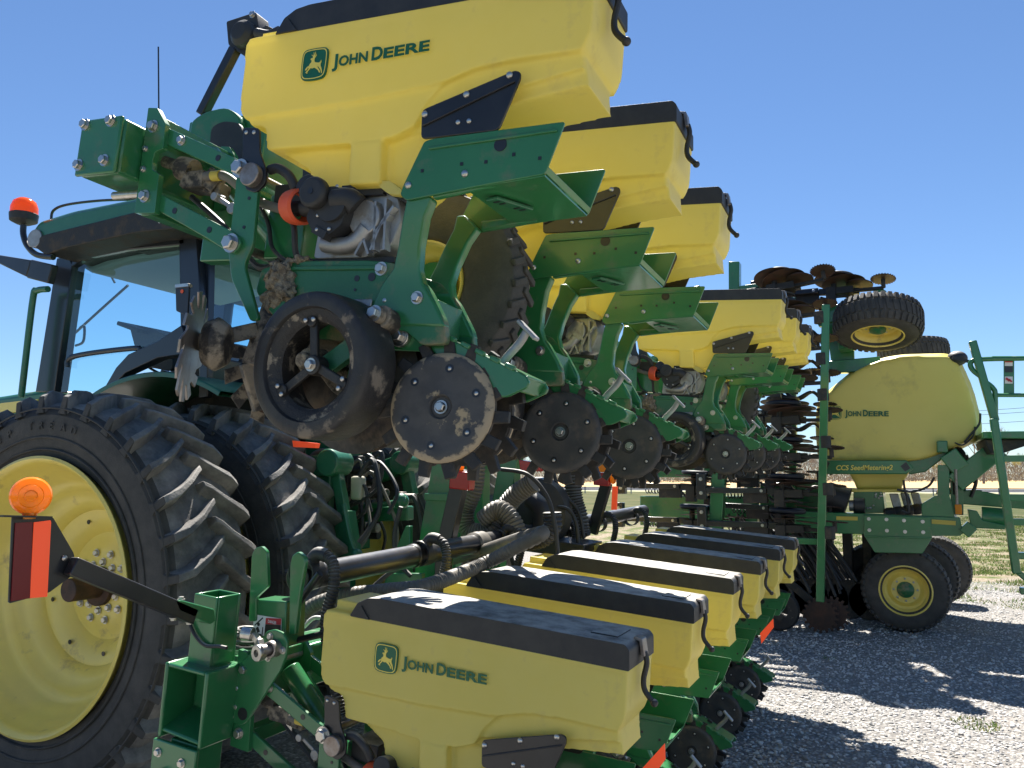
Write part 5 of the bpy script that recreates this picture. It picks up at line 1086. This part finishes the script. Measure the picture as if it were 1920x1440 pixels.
far = grid('far_ground', mat('verge_grass', (.050, .066, .024), .9, col2=(.12, .11, .055), scale=.3, lo=.35, hi=.65, spec=.05), -400, 700, -300, 1500, 20, 30, -.05)
grid('road', mat('pale_road', (.42, .42, .43), .8, col2=(.36, .36, .37), scale=.5, spec=.1), -300, 600, 125, 165, 4, 2, -.03)
grid('road_shoulder', mat('dry_shoulder', (.38, .36, .27), .9, col2=(.22, .24, .10), scale=.4, spec=.05), -300, 600, 112, 125, 4, 2, -.035)
grid('field', mat('bare_field', (.52, .36, .19), .9, col2=(.44, .31, .17), scale=.05, spec=.05), -300, 700, 172, 420, 2, 2, -.02, lambda x, y: max(0, y-172)/248*1.5)
# guard rail far away
gr_ = thing('guard_rail', 'long low dark guard rail along the far road', 'guard rail')
for k in range(3): q = MB(); q.box((-60, 97, .36+.14*k), (120, 97.08, .47+.14*k)); q.done('rail', mat('rail_steel%d' % k, (.10, .12, .16), .5, .3), gr_)
for k in range(60): q = MB(); q.box((-60+3*k, 97.1, -.05), (-59.88+3*k, 97.2, .8)); q.done('post', ALU, gr_)
q = MB(); q.cyl((1.5, 30.0, -.05), (1.5, 30.0, 1.62), .07, seg=14); q.cyl((1.5, 30.0, 1.6), (1.5, 30.0, 1.64), .075, seg=14); o = q.done('marker_post', mat('weathered_post', (.5, .5, .48), .8, col2=(.4, .4, .38), scale=5), None, .004); tag(o, 'pale grey round post standing in the far grass behind the ladder', 'post')

# pebbles lying on the gravel
def pebbles():
    ico = [(0, 0, 1), (.9, 0, .3), (.28, .85, .3), (-.72, .53, .3), (-.72, -.53, .3), (.28, -.85, .3), (.72, .53, -.4), (-.28, .85, -.4), (-.9, 0, -.4), (-.28, -.85, -.4), (.72, -.53, -.4)]
    fc = [(0, 1, 2), (0, 2, 3), (0, 3, 4), (0, 4, 5), (0, 5, 1), (1, 6, 2), (2, 6, 7), (2, 7, 3), (3, 7, 8), (3, 8, 4), (4, 8, 9), (4, 9, 5), (5, 9, 10), (5, 10, 1), (1, 10, 6)]
    vs = []; fs = []; mi = []; rr = random.Random(3)
    n = 0
    while n < 34000:
        y = rr.uniform(2.3, 15) if rr.random() < .75 else rr.uniform(3, 9); x = rr.uniform(-3.6, 3.5)
        # only where the photo looks
        u = x*math.cos(R(25.4))+y*math.sin(R(25.4)); f = -x*math.sin(R(25.4))+y*math.cos(R(25.4))
        if f < 2 or u/f > .68 or u/f < .02: continue
        s = rr.uniform(.005, .0115)*(1+rr.random()**6*1.0); a = rr.uniform(0, 6.28); ca, sa = math.cos(a), math.sin(a); sx, sy, sz = s*rr.uniform(.8, 1.5), s*rr.uniform(.7, 1.1), s*rr.uniform(.5, .9)
        b = len(vs); z = gh(x, y)+sz*.3; tx = rr.uniform(-.4, .4)
        for px, py, pz in ico:
            px, py, pz = px*sx*rr.uniform(.8, 1.15), py*sy*rr.uniform(.8, 1.15), pz*sz*rr.uniform(.8, 1.1)+px*sx*tx
            vs.append((x+px*ca-py*sa, y+px*sa+py*ca, z+pz))
        k = rr.choice((0, 0, 1, 1, 2))
        for t in fc: fs.append((b+t[0], b+t[1], b+t[2])); mi.append(k)
        n += 1
    me = bpy.data.meshes.new('gravel_stones'); me.from_pydata(vs, [], fs)
    for nm, c in (('stone_light', (.60, .58, .555)), ('stone_mid', (.38, .37, .35)), ('stone_dark', (.26, .255, .25))): me.materials.append(mat(nm, c, .85))
    me.polygons.foreach_set('material_index', mi)
    o = bpy.data.objects.new('gravel_stones', me); COL.objects.link(o); tag(o, 'loose pale grey crushed stone covering the yard', 'gravel'); o['kind'] = 'stuff'
pebbles()
def grass():
    vs = []; fs = []; mi = []; rr = random.Random(5); n = 0
    while n < 52000:
        y = rr.uniform(4.5, 34)**1.0; u_ = rr.uniform(.25, .68); 
        f = rr.uniform(4.2, 36); u = u_*f; x = u*math.cos(R(25.4))-f*math.sin(R(25.4)); y = u*math.sin(R(25.4))+f*math.cos(R(25.4))
        d = y+noise.noise(Vector((x*.5, y*.5, 2)))*4+x*.35
        pn = noise.noise(Vector((x*1.3, y*1.3, 7)))
        if d < 13.3:
            if pn < .53: continue
        elif pn < .06+rr.uniform(-.2, .2): continue
        h = rr.uniform(.02, .06)*(1 if d > 14 else .5); w = rr.uniform(.003, .006)*(1+f*.05); a = rr.uniform(0, 6.28); l_ = rr.uniform(-.6, .6)*h; l2 = rr.uniform(-.6, .6)*h
        z = gh(x, y); b = len(vs)
        vs += [(x-w*math.cos(a), y-w*math.sin(a), z), (x+w*math.cos(a), y+w*math.sin(a), z), (x+l_, y+l2, z+h)]
        fs.append((b, b+1, b+2)); mi.append(0 if rr.random() < .7 else 1); n += 1
    me = bpy.data.meshes.new('grass'); me.from_pydata(vs, [], fs)
    me.materials.append(mat('grass_blade', (.10, .17, .03), .7, trans=.3)); me.materials.append(mat('dry_blade', (.30, .27, .12), .8, trans=.3)); me.polygons.foreach_set('material_index', mi)
    o = bpy.data.objects.new('grass', me); COL.objects.link(o); tag(o, 'thin green and straw coloured grass tufts at the edge of the gravel', 'grass'); o['kind'] = 'stuff'
grass()

# ---------------------------------------------------------------- bare spring trees behind the field
BARK = mat('grey_bark', (.19, .17, .155), .9, col2=(.14, .125, .115), scale=2)
TWIG = mat('bare_twigs', (.21, .185, .17), .9)
TWIGL = mat('budding_twigs', (.36, .34, .16), .9, trans=.2)
def bare_tree(x, y, z, H, rr, leafy, lab, tk=.008):
    rt = thing('bare_tree', lab, 'tree', Matrix.Translation((x, y, z)), 'bare trees beyond the field')
    q = MB(); tips = []
    def br(p, d, L, r, dep):
        e = p+d*L+Vector((rr.uniform(-.1, .1), rr.uniform(-.1, .1), 0))*L
        q.beam(p, e, r*2, r*2, up=(.3, .9, .1), taper=.6)
        if dep == 0: tips.append((e, d)); return
        for _ in range(3 if dep > 1 else 4):
            a = Vector((rr.gauss(0, .55), rr.gauss(0, .55), rr.uniform(.2, .9))).normalized(); br(e if rr.random() < .6 else p+(e-p)*rr.uniform(.5, 1), (d*.8+a).normalized(), L*rr.uniform(.55, .78), r*.55, dep-1)
    br(Vector((0, 0, 0)), Vector((rr.uniform(-.08, .08), rr.uniform(-.08, .08), 1)).normalized(), H*.34, H*tk, 3)
    q.done('trunk', BARK, rt)
    c = MB()
    for e, d in tips:
        for _ in range(14):
            a = (d*.6+Vector((rr.gauss(0, .6), rr.gauss(0, .6), rr.gauss(.15, .5)))).normalized(); L = H*rr.uniform(.03, .10); w = H*.0022*(2.2 if leafy else 1)
            o_ = Vector((rr.uniform(-w, w), w, 0)); s_ = e+Vector((rr.gauss(0, .02), rr.gauss(0, .02), rr.gauss(0, .03)))*H
            c.f([c.v(s_-Vector((w, 0, 0))), c.v(s_+Vector((w, 0, 0))), c.v(s_+a*L)])
    c.done('crown', TWIGL if leafy else TWIG, rt)
    return rt
rr = random.Random(11)
def at(px, dist):
    u = (px-960)/1523.29*dist; f = dist
    return (u*math.cos(R(25.4))-f*math.sin(R(25.4)), u*math.sin(R(25.4))+f*math.cos(R(25.4)))
kinds = [('tall bare tree with forked grey trunk between tank and platform brace', 1838, 232, 21, 0), ('bare tree with slanting limbs just right of the platform brace', 1872, 245, 20, 0)]
for lab, px, dist, H, lf in kinds: x, y = at(px, dist); bare_tree(x, y, (y-172)/248*1.5-.02, H, rr, lf, lab, .014)
px = 930; k = 0
while px < 1960:
    dist = rr.uniform(270, 330); x, y = at(px, dist); lf = rr.random() < .22
    bare_tree(x, y, (y-172)/248*1.5-.02, rr.uniform(9, 14), rr, lf, ('budding yellowish green tree in the far woodland edge' if lf else 'grey leafless tree in the far woodland edge')); px += 11; k += 1
# dense undergrowth of the woodland edge
c = MB(); 
for k in range(42000):
    px = rr.uniform(880, 1990); dist = rr.uniform(300, 350); x, y = at(px, dist); z = (y-172)/248*1.5-.02+rr.random()**1.2*8.0; L = rr.uniform(.5, 1.6); w = rr.uniform(.05, .16)
    a = Vector((rr.gauss(0, .4), rr.gauss(0, .4), rr.uniform(.3, 1))).normalized()*L; s_ = Vector((x, y, z)); c.f([c.v(s_-Vector((w, 0, 0))), c.v(s_+Vector((w, 0, 0))), c.v(s_+a)])
o = c.done('woodland_undergrowth', mat('brush', (.20, .18, .165), .95, col2=(.27, .25, .19), scale=.15)); tag(o, 'tangled grey brown brush between the far trees', 'undergrowth'); o['kind'] = 'stuff'
# overhead power lines
for k, (py, lab) in enumerate(((762, 'topmost thin power line above the platform'), (770, 'second power line from the top, close under the topmost'), (787, 'lowest thin power line just above the platform'))):
    a = at(1500, 150); b = at(2150, 130); z = 1.6+(900-py)/1523*137
    q = MB(); q.tube([(a[0], a[1], z-.4), ((a[0]+b[0])/2, (a[1]+b[1])/2, z-.7), (b[0], b[1], z+.6)], .035, 5, 8); o = q.done('power_line', BLACKP); tag(o, lab, 'power line', 'overhead power lines')
